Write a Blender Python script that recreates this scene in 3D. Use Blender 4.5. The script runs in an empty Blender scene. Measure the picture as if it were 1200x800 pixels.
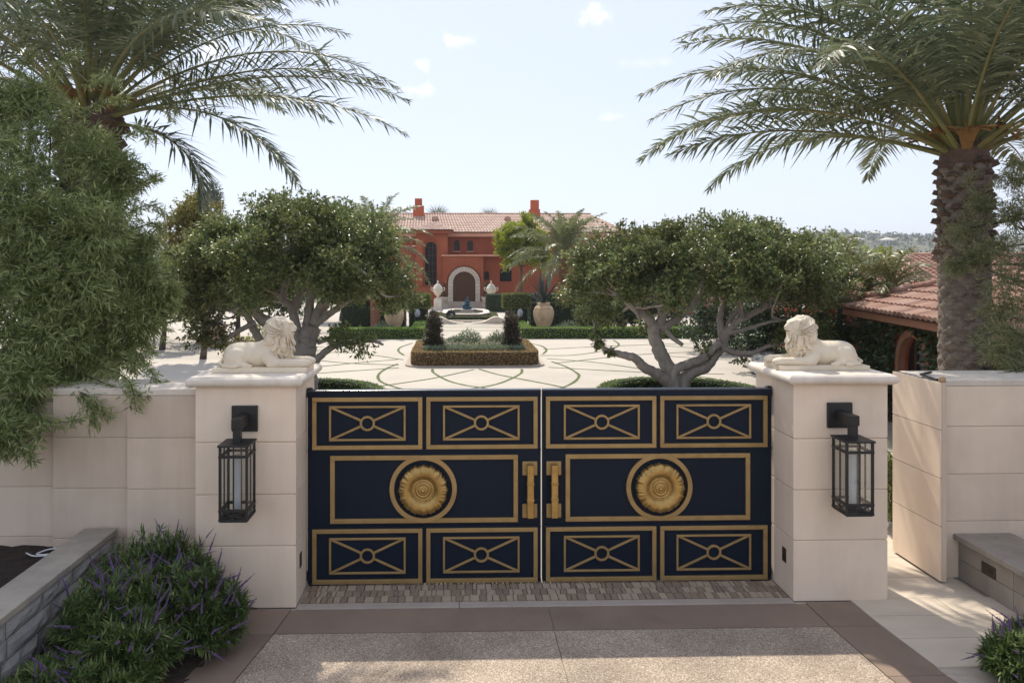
import bpy, bmesh, math, random
import numpy as np
from mathutils import Vector, Matrix

random.seed(7)
RNG = np.random.default_rng(11)
R = math.radians
scene = bpy.context.scene
COL = scene.collection

# ------------------------------------------------------------------ camera, sky, sun, exposure
CAM_H = 3.47
FPX, CX, HY, YAW = 850.0, 558.0, 310.0, R(1.55)      # focal length in px of a 1200 px wide frame
cam_data = bpy.data.cameras.new('camera')
cam_data.sensor_width = 36.0
cam_data.lens = 36.0 * FPX / 1200.0
cam_data.shift_x = (600.0 - CX) / 1200.0
cam_data.shift_y = -(400.0 - HY) / 1200.0
cam_data.clip_start = 0.05
cam_data.clip_end = 6000.0
cam = bpy.data.objects.new('camera', cam_data)
cam.location = (0, 0, CAM_H)
cam.rotation_euler = (R(90), 0, -YAW)
COL.objects.link(cam)
scene.camera = cam

SUN_EL, SUN_AZ = R(54), R(-13)        # azimuth measured from +Y towards +X: the sun stands behind the house, a little left
sun_dir = Vector((math.sin(SUN_AZ) * math.cos(SUN_EL), math.cos(SUN_AZ) * math.cos(SUN_EL), math.sin(SUN_EL)))
sun_data = bpy.data.lights.new('sun', 'SUN')
sun_data.energy = 2.75
sun_data.angle = R(0.6)
sun_data.color = (1.0, 0.92, 0.80)
sun = bpy.data.objects.new('sun', sun_data)
sun.rotation_euler = sun_dir.to_track_quat('Z', 'Y').to_euler()
sun.location = sun_dir * 60
COL.objects.link(sun)

world = bpy.data.worlds.new('World')
scene.world = world
world.use_nodes = True
wn = world.node_tree
wn.nodes.clear()
w_out = wn.nodes.new('ShaderNodeOutputWorld')
w_bg = wn.nodes.new('ShaderNodeBackground')
w_sky = wn.nodes.new('ShaderNodeTexSky')
w_sky.sky_type = 'NISHITA'
w_sky.sun_disc = False
w_sky.sun_elevation = SUN_EL
w_sky.sun_rotation = SUN_AZ
w_sky.altitude = 50
w_sky.air_density = 1.0
w_sky.dust_density = 0.8
w_sky.ozone_density = 1.0
w_bg.inputs['Strength'].default_value = 0.15
# a few small clouds: soft spots in fixed sky directions, broken up by noise
w_tc = wn.nodes.new('ShaderNodeTexCoord')
w_noise = wn.nodes.new('ShaderNodeTexNoise')
w_noise.inputs['Scale'].default_value = 34.0
w_noise.inputs['Detail'].default_value = 7.0
w_noise.inputs['Roughness'].default_value = 0.62
wn.links.new(w_tc.outputs['Generated'], w_noise.inputs['Vector'])


def pix_dir(px, py):
    cx, cz = (px - CX) / FPX, -(py - HY) / FPX
    return Vector((cx * math.cos(YAW) + math.sin(YAW), -cx * math.sin(YAW) + math.cos(YAW), cz))


cloud_sum = None
for (px, py, rx, rz, amt) in ((700, 23, .036, .017, 1.0), (537, 47, .034, .014, .85), (493, 76, .017, .012, .8), (478, 104, .026, .009, .7),
                              (501, 106, .017, .012, .7), (918, 17, .030, .012, .8), (705, 138, .034, .008, .4), (760, 74, .05, .010, .28),
                              (1035, 70, .06, .02, .5), (250, 60, .06, .02, .6)):
    d = pix_dir(px, py).normalized()
    mp = wn.nodes.new('ShaderNodeVectorMath'); mp.operation = 'SUBTRACT'
    mp.inputs[1].default_value = d
    wn.links.new(w_tc.outputs['Generated'], mp.inputs[0])
    sc = wn.nodes.new('ShaderNodeVectorMath'); sc.operation = 'MULTIPLY'
    sc.inputs[1].default_value = (1 / rx, 1 / rx, 1 / rz)
    wn.links.new(mp.outputs[0], sc.inputs[0])
    ln = wn.nodes.new('ShaderNodeVectorMath'); ln.operation = 'LENGTH'
    wn.links.new(sc.outputs[0], ln.inputs[0])
    ad = wn.nodes.new('ShaderNodeMath'); ad.operation = 'MULTIPLY_ADD'      # noise eats into the spot
    ad.inputs[1].default_value = 3.4; ad.inputs[2].default_value = -1.35
    wn.links.new(w_noise.outputs['Fac'], ad.inputs[0])
    sb = wn.nodes.new('ShaderNodeMath'); sb.operation = 'SUBTRACT'
    wn.links.new(ad.outputs[0], sb.inputs[0]); wn.links.new(ln.outputs['Value'], sb.inputs[1])
    mr = wn.nodes.new('ShaderNodeMapRange'); mr.interpolation_type = 'SMOOTHSTEP'
    mr.inputs['From Min'].default_value = -0.55; mr.inputs['From Max'].default_value = 0.95
    mr.inputs['To Min'].default_value = 0; mr.inputs['To Max'].default_value = amt
    wn.links.new(sb.outputs[0], mr.inputs['Value'])
    if cloud_sum is None:
        cloud_sum = mr.outputs[0]
    else:
        mx = wn.nodes.new('ShaderNodeMath'); mx.operation = 'MAXIMUM'
        wn.links.new(cloud_sum, mx.inputs[0]); wn.links.new(mr.outputs[0], mx.inputs[1])
        cloud_sum = mx.outputs[0]
w_mix = wn.nodes.new('ShaderNodeMix'); w_mix.data_type = 'RGBA'
w_mix.inputs['B'].default_value = (4.9, 4.85, 4.8, 1)
wn.links.new(cloud_sum, w_mix.inputs['Factor'])
# thin milky veil over the whole sky, as in the pale sky of the photograph
w_veil = wn.nodes.new('ShaderNodeMix'); w_veil.data_type = 'RGBA'
w_veil.inputs['Factor'].default_value = 0.86
w_veil.inputs['B'].default_value = (2.82, 3.0, 3.55, 1)
wn.links.new(w_sky.outputs[0], w_veil.inputs['A'])
wn.links.new(w_veil.outputs['Result'], w_mix.inputs['A'])
wn.links.new(w_mix.outputs['Result'], w_bg.inputs['Color'])
wn.links.new(w_bg.outputs[0], w_out.inputs[0])

scene.view_settings.view_transform = 'Standard'
scene.view_settings.look = 'None'
scene.view_settings.gamma = 1.0
scene.view_settings.use_curve_mapping = False
scene.view_settings.exposure = 0.90
scene.render.engine = 'CYCLES'
scene.cycles.use_denoising = True
scene.cycles.max_bounces = 8
scene.cycles.transparent_max_bounces = 16
scene.cycles.caustics_reflective = False
scene.cycles.caustics_refractive = False


# ------------------------------------------------------------------ where a photo pixel lies in the place
def at(px, py, Y):
    d = pix_dir(px, py)
    return Vector((0, 0, CAM_H)) + d * (Y / d.y)


def gnd(px, py, z=0.0):
    d = pix_dir(px, py)
    return Vector((0, 0, CAM_H)) + d * ((z - CAM_H) / d.z)


# ------------------------------------------------------------------ materials
MATS = {}


def nt(name):
    m = bpy.data.materials.new(name); m.use_nodes = True
    n = m.node_tree
    b = n.nodes['Principled BSDF']
    MATS[name] = m
    return m, n, b


def surf(name, c1, c2, scale=4.0, rough=0.8, bump=0.15, bscale=60.0, bdist=0.01, metal=0.0, spec=0.4, c3=None, s3=0.7, f3=0.5, stretch=None, detail=8, vary=.05, streak=0.0):
    m, n, b = nt(name)
    tc = n.nodes.new('ShaderNodeTexCoord')
    src = tc.outputs['Object']
    gi = n.nodes.new('ShaderNodeObjectInfo')
    addv = n.nodes.new('ShaderNodeVectorMath'); addv.operation = 'MULTIPLY_ADD'
    addv.inputs[1].default_value = (37, 53, 29)
    n.links.new(gi.outputs['Random'], addv.inputs[0]); n.links.new(src, addv.inputs[2])
    vec = addv.outputs[0]
    if stretch:
        mp = n.nodes.new('ShaderNodeMapping'); mp.inputs['Scale'].default_value = stretch
        n.links.new(vec, mp.inputs['Vector']); vec = mp.outputs[0]
    t1 = n.nodes.new('ShaderNodeTexNoise'); t1.inputs['Scale'].default_value = scale; t1.inputs['Detail'].default_value = detail
    t1.inputs['Roughness'].default_value = 0.62
    n.links.new(vec, t1.inputs['Vector'])
    cr = n.nodes.new('ShaderNodeMapRange'); cr.inputs['From Min'].default_value = .32; cr.inputs['From Max'].default_value = .68
    n.links.new(t1.outputs['Fac'], cr.inputs['Value'])
    mx = n.nodes.new('ShaderNodeMix'); mx.data_type = 'RGBA'
    mx.inputs['A'].default_value = (*c1, 1); mx.inputs['B'].default_value = (*c2, 1)
    n.links.new(cr.outputs[0], mx.inputs['Factor'])
    colr = mx.outputs['Result']
    if c3:
        t3 = n.nodes.new('ShaderNodeTexNoise'); t3.inputs['Scale'].default_value = s3; t3.inputs['Detail'].default_value = 6
        n.links.new(vec, t3.inputs['Vector'])
        c3r = n.nodes.new('ShaderNodeMapRange'); c3r.inputs['From Min'].default_value = .5; c3r.inputs['From Max'].default_value = .75
        c3r.inputs['To Max'].default_value = f3
        n.links.new(t3.outputs['Fac'], c3r.inputs['Value'])
        m3 = n.nodes.new('ShaderNodeMix'); m3.data_type = 'RGBA'
        m3.inputs['B'].default_value = (*c3, 1)
        n.links.new(c3r.outputs[0], m3.inputs['Factor']); n.links.new(colr, m3.inputs['A'])
        colr = m3.outputs['Result']
    if streak:                                   # rain marks running down the stone
        sm = n.nodes.new('ShaderNodeMapping'); sm.inputs['Scale'].default_value = (5, 5, .55)
        n.links.new(src, sm.inputs['Vector'])
        st = n.nodes.new('ShaderNodeTexNoise'); st.inputs['Scale'].default_value = 1.0; st.inputs['Detail'].default_value = 7; st.inputs['Roughness'].default_value = .7
        n.links.new(sm.outputs[0], st.inputs['Vector'])
        sr = n.nodes.new('ShaderNodeMapRange'); sr.inputs['From Min'].default_value = .42; sr.inputs['From Max'].default_value = .72
        sr.inputs['To Min'].default_value = 1; sr.inputs['To Max'].default_value = 1 - streak
        n.links.new(st.outputs['Fac'], sr.inputs['Value'])
        sx_ = n.nodes.new('ShaderNodeMix'); sx_.data_type = 'RGBA'; sx_.blend_type = 'MULTIPLY'; sx_.inputs['Factor'].default_value = 1
        n.links.new(colr, sx_.inputs['A']); n.links.new(sr.outputs[0], sx_.inputs['B'])
        colr = sx_.outputs['Result']
    tone = n.nodes.new('ShaderNodeMapRange'); tone.inputs['To Min'].default_value = 1 - vary; tone.inputs['To Max'].default_value = 1 + vary
    n.links.new(gi.outputs['Random'], tone.inputs['Value'])
    tm = n.nodes.new('ShaderNodeMix'); tm.data_type = 'RGBA'; tm.blend_type = 'MULTIPLY'; tm.inputs['Factor'].default_value = 1
    n.links.new(colr, tm.inputs['A']); n.links.new(tone.outputs[0], tm.inputs['B'])
    n.links.new(tm.outputs['Result'], b.inputs['Base Color'])
    b.inputs['Roughness'].default_value = rough
    b.inputs['Metallic'].default_value = metal
    b.inputs['Specular IOR Level'].default_value = spec
    if bump:
        tb = n.nodes.new('ShaderNodeTexNoise'); tb.inputs['Scale'].default_value = bscale; tb.inputs['Detail'].default_value = 6
        n.links.new(vec, tb.inputs['Vector'])
        bp = n.nodes.new('ShaderNodeBump'); bp.inputs['Strength'].default_value = bump; bp.inputs['Distance'].default_value = bdist
        n.links.new(tb.outputs['Fac'], bp.inputs['Height'])
        n.links.new(bp.outputs[0], b.inputs['Normal'])
    return m


def foliage(name, cols, rough=0.5, trans=0.42, spec=0.4, patch=None, pscale=0.8):
    """leaf material: colour differs leaf by leaf (random per island), with light shining through"""
    m, n, b = nt(name)
    g = n.nodes.new('ShaderNodeNewGeometry')
    cr = n.nodes.new('ShaderNodeValToRGB')
    el = cr.color_ramp.elements
    while len(el) < len(cols):
        el.new(0.5)
    for i, c in enumerate(cols):
        el[i].position = i / max(1, len(cols) - 1)
        el[i].color = (*c, 1)
    n.links.new(g.outputs['Random Per Island'], cr.inputs['Fac'])
    colr = cr.outputs['Color']
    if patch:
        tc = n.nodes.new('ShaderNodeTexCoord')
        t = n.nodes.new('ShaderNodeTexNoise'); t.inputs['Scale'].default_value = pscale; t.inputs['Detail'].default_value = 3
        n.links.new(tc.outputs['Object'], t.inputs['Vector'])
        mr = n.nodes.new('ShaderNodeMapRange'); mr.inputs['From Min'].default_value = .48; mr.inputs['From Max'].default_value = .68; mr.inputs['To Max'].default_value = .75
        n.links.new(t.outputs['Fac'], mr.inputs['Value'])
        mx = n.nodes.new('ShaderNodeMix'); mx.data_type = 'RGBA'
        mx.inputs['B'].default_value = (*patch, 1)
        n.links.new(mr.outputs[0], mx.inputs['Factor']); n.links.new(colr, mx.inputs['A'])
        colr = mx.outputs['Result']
    n.links.new(colr, b.inputs['Base Color'])
    b.inputs['Roughness'].default_value = rough
    b.inputs['Specular IOR Level'].default_value = spec
    tr = n.nodes.new('ShaderNodeBsdfTranslucent')
    n.links.new(colr, tr.inputs['Color'])
    ms = n.nodes.new('ShaderNodeMixShader'); ms.inputs['Fac'].default_value = trans
    out = n.nodes['Material Output']
    n.links.new(b.outputs[0], ms.inputs[1]); n.links.new(tr.outputs[0], ms.inputs[2])
    n.links.new(ms.outputs[0], out.inputs['Surface'])
    return m


surf('limestone', (0.85, 0.7, 0.55), (0.79, 0.64, 0.495), 2.2, .75, .12, 90, .004, c3=(0.68, 0.55, 0.42), s3=1.1, f3=.45, streak=.07)
surf('wallstone', (0.7, 0.57, 0.445), (0.63, 0.505, 0.39), 2.2, .8, .14, 90, .004, c3=(0.53, 0.42, 0.32), s3=.9, f3=.55, streak=.10)
surf('capstone', (0.76, 0.68, 0.58), (0.7, 0.61, 0.505), 3, .7, .12, 120, .003, c3=(0.56, 0.48, 0.4), s3=1.6, f3=.4, streak=0.18)
surf('lionstone', (0.79, 0.69, 0.535), (0.72, 0.615, 0.46), 6, .7, .18, 140, .003, c3=(0.6, 0.49, 0.35), s3=7, f3=.45)
surf('navy', (0.0062, 0.0118, 0.0235), (0.0085, 0.0155, 0.03), 1.2, .42, .03, 30, .003, spec=.16)
surf('navy_highlight', (.02, .03, .05), (.025, .036, .06), 1.2, .22, .03, 30, .003, spec=.9)  # glossier navy, its colour lightened to paint the sky highlight along the gate top
surf('gold', (0.42, 0.285, 0.125), (0.35, 0.235, 0.1), 5, .42, .10, 60, .003, metal=.55, c3=(0.27, 0.175, 0.075), s3=9, f3=.6)
surf('goldrelief', (.52, .34, .115), (.38, .235, .075), 10, .36, .12, 90, .003, metal=.7, c3=(.22, .13, .04), s3=14, f3=.6)
surf('blackiron', (.012, .012, .013), (.02, .019, .018), 20, .45, .1, 90, .002, spec=.5)
surf('bronze_box', (.10, .075, .055), (.07, .055, .04), 30, .5, .1, 90, .002, metal=.5)
surf('browncon', (0.27, 0.195, 0.145), (0.215, 0.155, 0.115), 1.6, .72, .12, 160, .003, c3=(0.17, 0.125, 0.094), s3=.8, f3=.6)
surf('kerbcon', (0.44, 0.365, 0.31), (0.36, 0.3, 0.25), 3, .8, .15, 120, .003)
surf('travertine', (0.66, 0.57, 0.46), (0.55, 0.47, 0.37), 1.8, .55, .08, 120, .002, c3=(0.44, 0.37, 0.29), s3=1.2, f3=.5, stretch=(1, 2.4, 1))
surf('cobble_a', (0.33, 0.245, 0.175), (0.25, 0.185, 0.13), 7, .75, .3, 70, .004)
surf('cobble_b', (0.46, 0.36, 0.265), (0.37, 0.285, 0.205), 7, .75, .3, 70, .004)
surf('cobble_c', (0.28, 0.215, 0.16), (0.22, 0.165, 0.125), 7, .75, .3, 70, .004)
surf('grout', (0.5, 0.43, 0.35), (0.42, 0.36, 0.29), 20, .9, .2, 120, .003)
surf('courtcon', (0.465, 0.42, 0.355), (0.41, 0.37, 0.315), .5, .8, .05, 40, .004, c3=(0.34, 0.305, 0.26), s3=.25, f3=.5)
surf('splitstone', (0.36, 0.345, 0.325), (0.27, 0.26, 0.245), 5, .9, .6, 26, .012, c3=(0.2, 0.19, 0.18), s3=4, f3=.6)
surf('greycap', (0.37, 0.325, 0.27), (0.31, 0.275, 0.23), 2.5, .75, .14, 90, .004, c3=(0.25, 0.22, 0.19), s3=1.2, f3=.5, streak=0.25)
surf('soil', (.040, .026, .019), (.022, .015, .011), 9, .95, .9, 50, .03)
surf('mulch', (.075, .05, .035), (.04, .027, .02), 12, .95, .9, 60, .03)
surf('earth', (.09, .085, .045), (.06, .065, .03), .15, .95, .3, 3, .05)
surf('stucco', (0.37, 0.098, 0.043), (0.3, 0.076, 0.035), .8, .9, .15, 30, .01, c3=(0.42, 0.13, 0.063), s3=.5, f3=.5, streak=0.18)
surf('stuccolight', (.62, .32, .22), (.52, .25, .16), 1.2, .9, .15, 30, .01)
surf('chimney', (0.5, 0.125, 0.055), (0.42, 0.1, 0.045), 2, .9, .15, 30, .01)
surf('rooftile', (0.42, 0.25, 0.185), (0.34, 0.185, 0.13), .9, .8, .2, 30, .01, c3=(0.5, 0.36, 0.29), s3=2.3, f3=.7)
surf('rooftile_pale', (0.6, 0.46, 0.38), (0.5, 0.345, 0.27), 1.1, .8, .2, 30, .01, c3=(0.36, 0.22, 0.165), s3=3, f3=.6)
surf('rooftile_dark', (.33, .165, .115), (.26, .12, .082), 1.1, .8, .2, 30, .01, c3=(.42, .27, .21), s3=3, f3=.6)
surf('tile_a', (0.33, 0.18, 0.13), (0.27, 0.14, 0.1), 4, .8, .25, 50, .006, c3=(0.4, 0.28, 0.22), s3=5, f3=.6)
surf('tile_b', (0.4, 0.245, 0.185), (0.33, 0.195, 0.145), 4, .8, .25, 50, .006, c3=(0.46, 0.35, 0.29), s3=5, f3=.6)
surf('tile_c', (0.235, 0.125, 0.095), (0.19, 0.1, 0.078), 4, .8, .25, 50, .006, c3=(0.33, 0.21, 0.165), s3=5, f3=.6)
surf('fascia', (0.34, 0.165, 0.1), (0.28, 0.13, 0.078), 3, .7, .1, 40, .004)
surf('doorwood', (.12, .055, .028), (.08, .036, .019), 3, .75, .3, 30, .006, stretch=(6, 6, .6), spec=.15)
surf('housestone', (.66, .57, .47), (.55, .465, .375), 2, .8, .2, 40, .006)
surf('stepstone', (.50, .42, .35), (.42, .35, .29), 2, .8, .15, 40, .006)
surf('urnstone', (.72, .655, .56), (.62, .55, .46), 4, .8, .15, 60, .004, c3=(.45, .39, .31), s3=4, f3=.4)
surf('jarclay', (.60, .435, .275), (.48, .335, .20), 3, .85, .25, 50, .006, c3=(.28, .20, .13), s3=3.5, f3=.7, stretch=(1, 1, .45))
surf('potclay', (.62, .45, .36), (.52, .37, .29), 4, .85, .2, 50, .006)
surf('bluebronze', (0.055, 0.13, 0.17), (0.02, 0.05, 0.07), 9, .45, .3, 30, .01, metal=.5)
surf('darkbronze', (.018, .02, .026), (.03, .032, .04), 8, .4, .2, 30, .01, metal=.5)
surf('bark', (.45, .405, .36), (.30, .265, .235), 7, .9, .8, 24, .03, c3=(0.46, 0.43, 0.395), s3=3, f3=.6, stretch=(1, 1, .35))
surf('darkbark', (.12, .095, .075), (.075, .06, .048), 7, .9, .8, 24, .03, stretch=(1, 1, .35))
surf('palmtrunk', (0.26, 0.215, 0.175), (0.14, 0.11, 0.088), 6, .92, .9, 24, .03, stretch=(1, 1, 2.2), c3=(0.34, 0.295, 0.25), s3=4, f3=.6)
surf('palmboot', (0.155, 0.1, 0.072), (0.075, 0.05, 0.038), 7, .9, .6, 30, .02)
surf('redtrunk', (.30, .14, .075), (.20, .095, .055), 9, .9, .6, 30, .02)
surf('petiole', (.20, .20, .075), (.15, .165, .06), 4, .5, .1, 30, .004, c3=(.33, .25, .10), s3=2, f3=.6)
surf('fruitstalk', (0.27, 0.15, 0.05), (0.19, 0.1, 0.035), 8, .6, .2, 30, .01)
surf('hedgecore', (.018, .030, .010), (.012, .020, .007), 5, .9, .8, 20, .05)
surf('browncore', (.085, .055, .028), (.055, .036, .018), 5, .9, .8, 20, .05)
surf('whitecloth', (.72, .75, .80), (.66, .69, .75), 2, .8, .15, 14, .03)
surf('cablewhite', (.7, .7, .7), (.6, .6, .6), 3, .5, 0)
surf('frost', (0.5, 0.52, 0.55), (0.46, 0.48, 0.51), 3, .35, 0)
surf('knobwood', (.50, .34, .19), (.42, .28, .15), 6, .6, .1)
surf('hillground', (.12, .115, .07), (.07, .08, .045), .02, .95, .3, .1, 1.0, c3=(.24, .20, .14), s3=.012, f3=.7)
surf('paleconcrete', (.48, .43, .36), (.42, .375, .315), .5, .85, .1, 20, .01)
surf('greyglobe', (.34, .38, .42), (.28, .31, .35), 3, .4, 0)
surf('housewhite', (.6, .55, .48), (.55, .5, .44), 1, .9, 0)
surf('grassline', (.12, .155, .048), (.075, .105, .03), 14, .9, .9, 80, .02)

# exposed aggregate of the drive
m, n, b = nt('aggregate')
tc = n.nodes.new('ShaderNodeTexCoord')
vo = n.nodes.new('ShaderNodeTexVoronoi'); vo.inputs['Scale'].default_value = 120
n.links.new(tc.outputs['Object'], vo.inputs['Vector'])
cr = n.nodes.new('ShaderNodeValToRGB')
cr.color_ramp.interpolation = 'LINEAR'
e = cr.color_ramp.elements
e[0].position = 0; e[0].color = (.22, .165, .12, 1)
e[1].position = 1; e[1].color = (.70, .59, .46, 1)
for p, c in ((.3, (.33, .255, .188)), (.55, (.41, .322, .24)), (.8, (.49, .39, .295))):
    x = e.new(p); x.color = (*c, 1)
sx = n.nodes.new('ShaderNodeSeparateColor')
n.links.new(vo.outputs['Color'], sx.inputs[0]); n.links.new(sx.outputs[0], cr.inputs['Fac'])
tn = n.nodes.new('ShaderNodeTexNoise'); tn.inputs['Scale'].default_value = 1.3; tn.inputs['Detail'].default_value = 5
n.links.new(tc.outputs['Object'], tn.inputs['Vector'])
mr = n.nodes.new('ShaderNodeMapRange'); mr.inputs['From Min'].default_value = .3; mr.inputs['From Max'].default_value = .7
mr.inputs['To Min'].default_value = .66; mr.inputs['To Max'].default_value = 1.10
n.links.new(tn.outputs['Fac'], mr.inputs['Value'])
mu = n.nodes.new('ShaderNodeMix'); mu.data_type = 'RGBA'; mu.blend_type = 'MULTIPLY'; mu.inputs['Factor'].default_value = 1
n.links.new(cr.outputs[0], mu.inputs['A']); n.links.new(mr.outputs[0], mu.inputs['B'])
n.links.new(mu.outputs['Result'], b.inputs['Base Color'])
b.inputs['Roughness'].default_value = .75
bp = n.nodes.new('ShaderNodeBump'); bp.inputs['Strength'].default_value = .6; bp.inputs['Distance'].default_value = .006; bp.invert = True
n.links.new(vo.outputs['Distance'], bp.inputs['Height']); n.links.new(bp.outputs[0], b.inputs['Normal'])

# clear lantern / window glass, pool water
m, n, b = nt('lanternglass')
n.nodes.remove(b)
tr = n.nodes.new('ShaderNodeBsdfTransparent'); tr.inputs[0].default_value = (.975, .985, .98, 1)
gl = n.nodes.new('ShaderNodeBsdfGlossy'); gl.inputs['Roughness'].default_value = .05
lw_ = n.nodes.new('ShaderNodeLayerWeight'); lw_.inputs['Blend'].default_value = .35
fr = n.nodes.new('ShaderNodeMapRange'); fr.inputs['To Min'].default_value = .03; fr.inputs['To Max'].default_value = .30
n.links.new(lw_.outputs['Facing'], fr.inputs['Value'])
ms = n.nodes.new('ShaderNodeMixShader')
n.links.new(fr.outputs[0], ms.inputs[0]); n.links.new(tr.outputs[0], ms.inputs[1]); n.links.new(gl.outputs[0], ms.inputs[2])
n.links.new(ms.outputs[0], n.nodes['Material Output'].inputs['Surface'])
m, n, b = nt('darkglass')
b.inputs['Base Color'].default_value = (.012, .014, .017, 1); b.inputs['Roughness'].default_value = .12; b.inputs['Specular IOR Level'].default_value = .25
m, n, b = nt('poolwater')
b.inputs['Base Color'].default_value = (.12, .13, .10, 1); b.inputs['Roughness'].default_value = .08
tb = n.nodes.new('ShaderNodeTexNoise'); tb.inputs['Scale'].default_value = 6
bp = n.nodes.new('ShaderNodeBump'); bp.inputs['Strength'].default_value = .2
n.links.new(tb.outputs['Fac'], bp.inputs['Height']); n.links.new(bp.outputs[0], b.inputs['Normal'])

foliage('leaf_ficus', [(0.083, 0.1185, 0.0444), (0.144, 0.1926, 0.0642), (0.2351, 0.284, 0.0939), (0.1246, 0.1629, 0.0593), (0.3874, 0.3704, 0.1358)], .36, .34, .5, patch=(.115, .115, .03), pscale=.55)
foliage('leaf_willow', [(0.1308, 0.1762, 0.0587), (0.2147, 0.2684, 0.0923), (0.2988, 0.3522, 0.1342), (0.168, 0.2181, 0.0755), (0.4481, 0.4697, 0.2181), (0.2428, 0.3104, 0.1007)], .36, .42, .5)
foliage('leaf_grey', [(0.1525, 0.1756, 0.0832), (0.2134, 0.2402, 0.1109), (0.3049, 0.3049, 0.1571), (0.183, 0.194, 0.1016)], .5, .3, .4)
foliage('leaf_palm', [(0.1007, 0.1342, 0.0738), (0.1342, 0.1678, 0.0913), (0.1745, 0.2013, 0.1141), (0.2281, 0.2416, 0.1476), (0.1476, 0.1812, 0.0939)], .42, .36, .5)
foliage('leaf_palm_pale', [(0.1495, 0.1725, 0.0633), (0.1955, 0.207, 0.0862), (0.2415, 0.2415, 0.1092), (0.1725, 0.1955, 0.069)], .42, .28, .5)
foliage('leaf_palm_mid', [(0.154, 0.189, 0.077), (0.21, 0.238, 0.105), (0.266, 0.28, 0.133), (0.182, 0.21, 0.084)], .42, .36, .5)
foliage('leaf_palm_dry', [(.30, .26, .19), (.38, .33, .25), (.24, .21, .15)], .6, .2, .3)
foliage('leaf_lime', [(0.22, 0.26, 0.012), (0.28, 0.33, 0.02), (0.34, 0.38, 0.035), (0.17, 0.21, 0.012)], .5, .58, .3)
foliage('leaf_gold', [(.22, .19, .04), (.17, .165, .035), (.28, .235, .06), (.10, .115, .03)], .5, .35, .3)
foliage('leaf_dark', [(0.0288, 0.054, 0.0216), (0.0504, 0.0828, 0.0306), (0.0756, 0.1116, 0.0396), (0.036, 0.0648, 0.0234)], .45, .2, .5)
foliage('leaf_box', [(0.1439, 0.2484, 0.0313), (0.2159, 0.3401, 0.0471), (0.2877, 0.4317, 0.0653), (0.1727, 0.2747, 0.0392)], .5, .25, .4)
foliage('leaf_topiary', [(0.154, 0.175, 0.035), (0.224, 0.231, 0.049), (0.105, 0.133, 0.0252)], .5, .25, .4)
foliage('leaf_brownhedge', [(0.408, 0.252, 0.1008), (0.528, 0.336, 0.132), (0.312, 0.216, 0.084), (0.264, 0.228, 0.072)], .6, .2, .3)
foliage('leaf_plum', [(0.0938, 0.0688, 0.0438), (0.125, 0.0875, 0.0525), (0.0688, 0.0625, 0.035), (0.075, 0.0775, 0.0375)], .5, .25, .4)
foliage('leaf_silver', [(0.187, 0.2365, 0.143), (0.253, 0.297, 0.187), (0.154, 0.198, 0.11), (0.33, 0.352, 0.242)], .6, .25, .3)
foliage('leaf_cover', [(0.154, 0.182, 0.063), (0.224, 0.231, 0.091), (0.308, 0.28, 0.126), (0.168, 0.175, 0.07)], .6, .25, .3)
foliage('leaf_salvia', [(0.0517, 0.092, 0.0253), (0.0862, 0.1437, 0.0368), (0.138, 0.207, 0.0575), (0.069, 0.115, 0.0322), (0.23, 0.2645, 0.0978), (0.1035, 0.161, 0.0403)], .5, .3, .4)
foliage('flower_purple', [(.17,.10,.23),(.23,.145,.30),(.14,.085,.19),(.30,.21,.37)], .7, .3, .2)
foliage('flower_white', [(.6, .6, .55), (.7, .68, .6), (.5, .5, .45)], .7, .3, .2)
foliage('leaf_eucalypt', [(.075, .095, .07), (.10, .12, .09), (.06, .075, .055)], .5, .25, .4)
foliage('leaf_far', [(0.0864, 0.108, 0.0504), (0.1224, 0.144, 0.0648), (0.072, 0.0864, 0.0432), (0.1584, 0.1728, 0.0864)], .7, .15, .2)
foliage('leaf_fan', [(0.14, 0.16, 0.11), (0.18, 0.2, 0.14)], .5, .25, .4)
foliage('leaf_yucca', [(.020, .032, .030), (.032, .046, .042), (.045, .06, .052)], .4, .15, .5)


# ------------------------------------------------------------------ object helpers
def link(o, parent=None):
    COL.objects.link(o)
    if parent is not None:
        o.parent = parent
    return o


def tag(o, label=None, cat=None, group=None, kind=None):
    if label: o['label'] = label
    if cat: o['category'] = cat
    if group: o['group'] = group
    if kind: o['kind'] = kind
    return o


def thing(name, label, cat, loc=(0, 0, 0), rz=0.0, group=None):
    o = bpy.data.objects.new(name, None)
    o.empty_display_size = .2
    o.location = loc; o.rotation_euler = (0, 0, rz)
    link(o)
    return tag(o, label, cat, group)


def copy_tree(o, parent=None):
    c = o.copy(); COL.objects.link(c); c.parent = parent
    for ch in list(o.children):
        copy_tree(ch, c)
    return c


def np_mesh(name, V, F, k):
    """V (n,3), F (m,k) -> mesh"""
    me = bpy.data.meshes.new(name)
    V = np.asarray(V, dtype=np.float32); F = np.asarray(F, dtype=np.int32)
    me.vertices.add(len(V)); me.vertices.foreach_set('co', V.ravel())
    me.loops.add(F.size); me.loops.foreach_set('vertex_index', F.ravel())
    me.polygons.add(len(F))
    me.polygons.foreach_set('loop_start', np.arange(0, F.size, k, dtype=np.int32))
    try:
        me.polygons.foreach_set('loop_total', np.full(len(F), k, dtype=np.int32))
    except Exception:
        pass
    me.update(calc_edges=True)
    me.validate()
    return me


def mesh_obj(name, me, mat, parent=None, loc=None, smooth=False):
    if mat is not None and not me.materials:
        me.materials.append(MATS[mat])
    if smooth:
        me.polygons.foreach_set('use_smooth', np.ones(len(me.polygons), dtype=bool))
    o = bpy.data.objects.new(name, me)
    if loc is not None:
        o.location = loc
    return link(o, parent)


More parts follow.
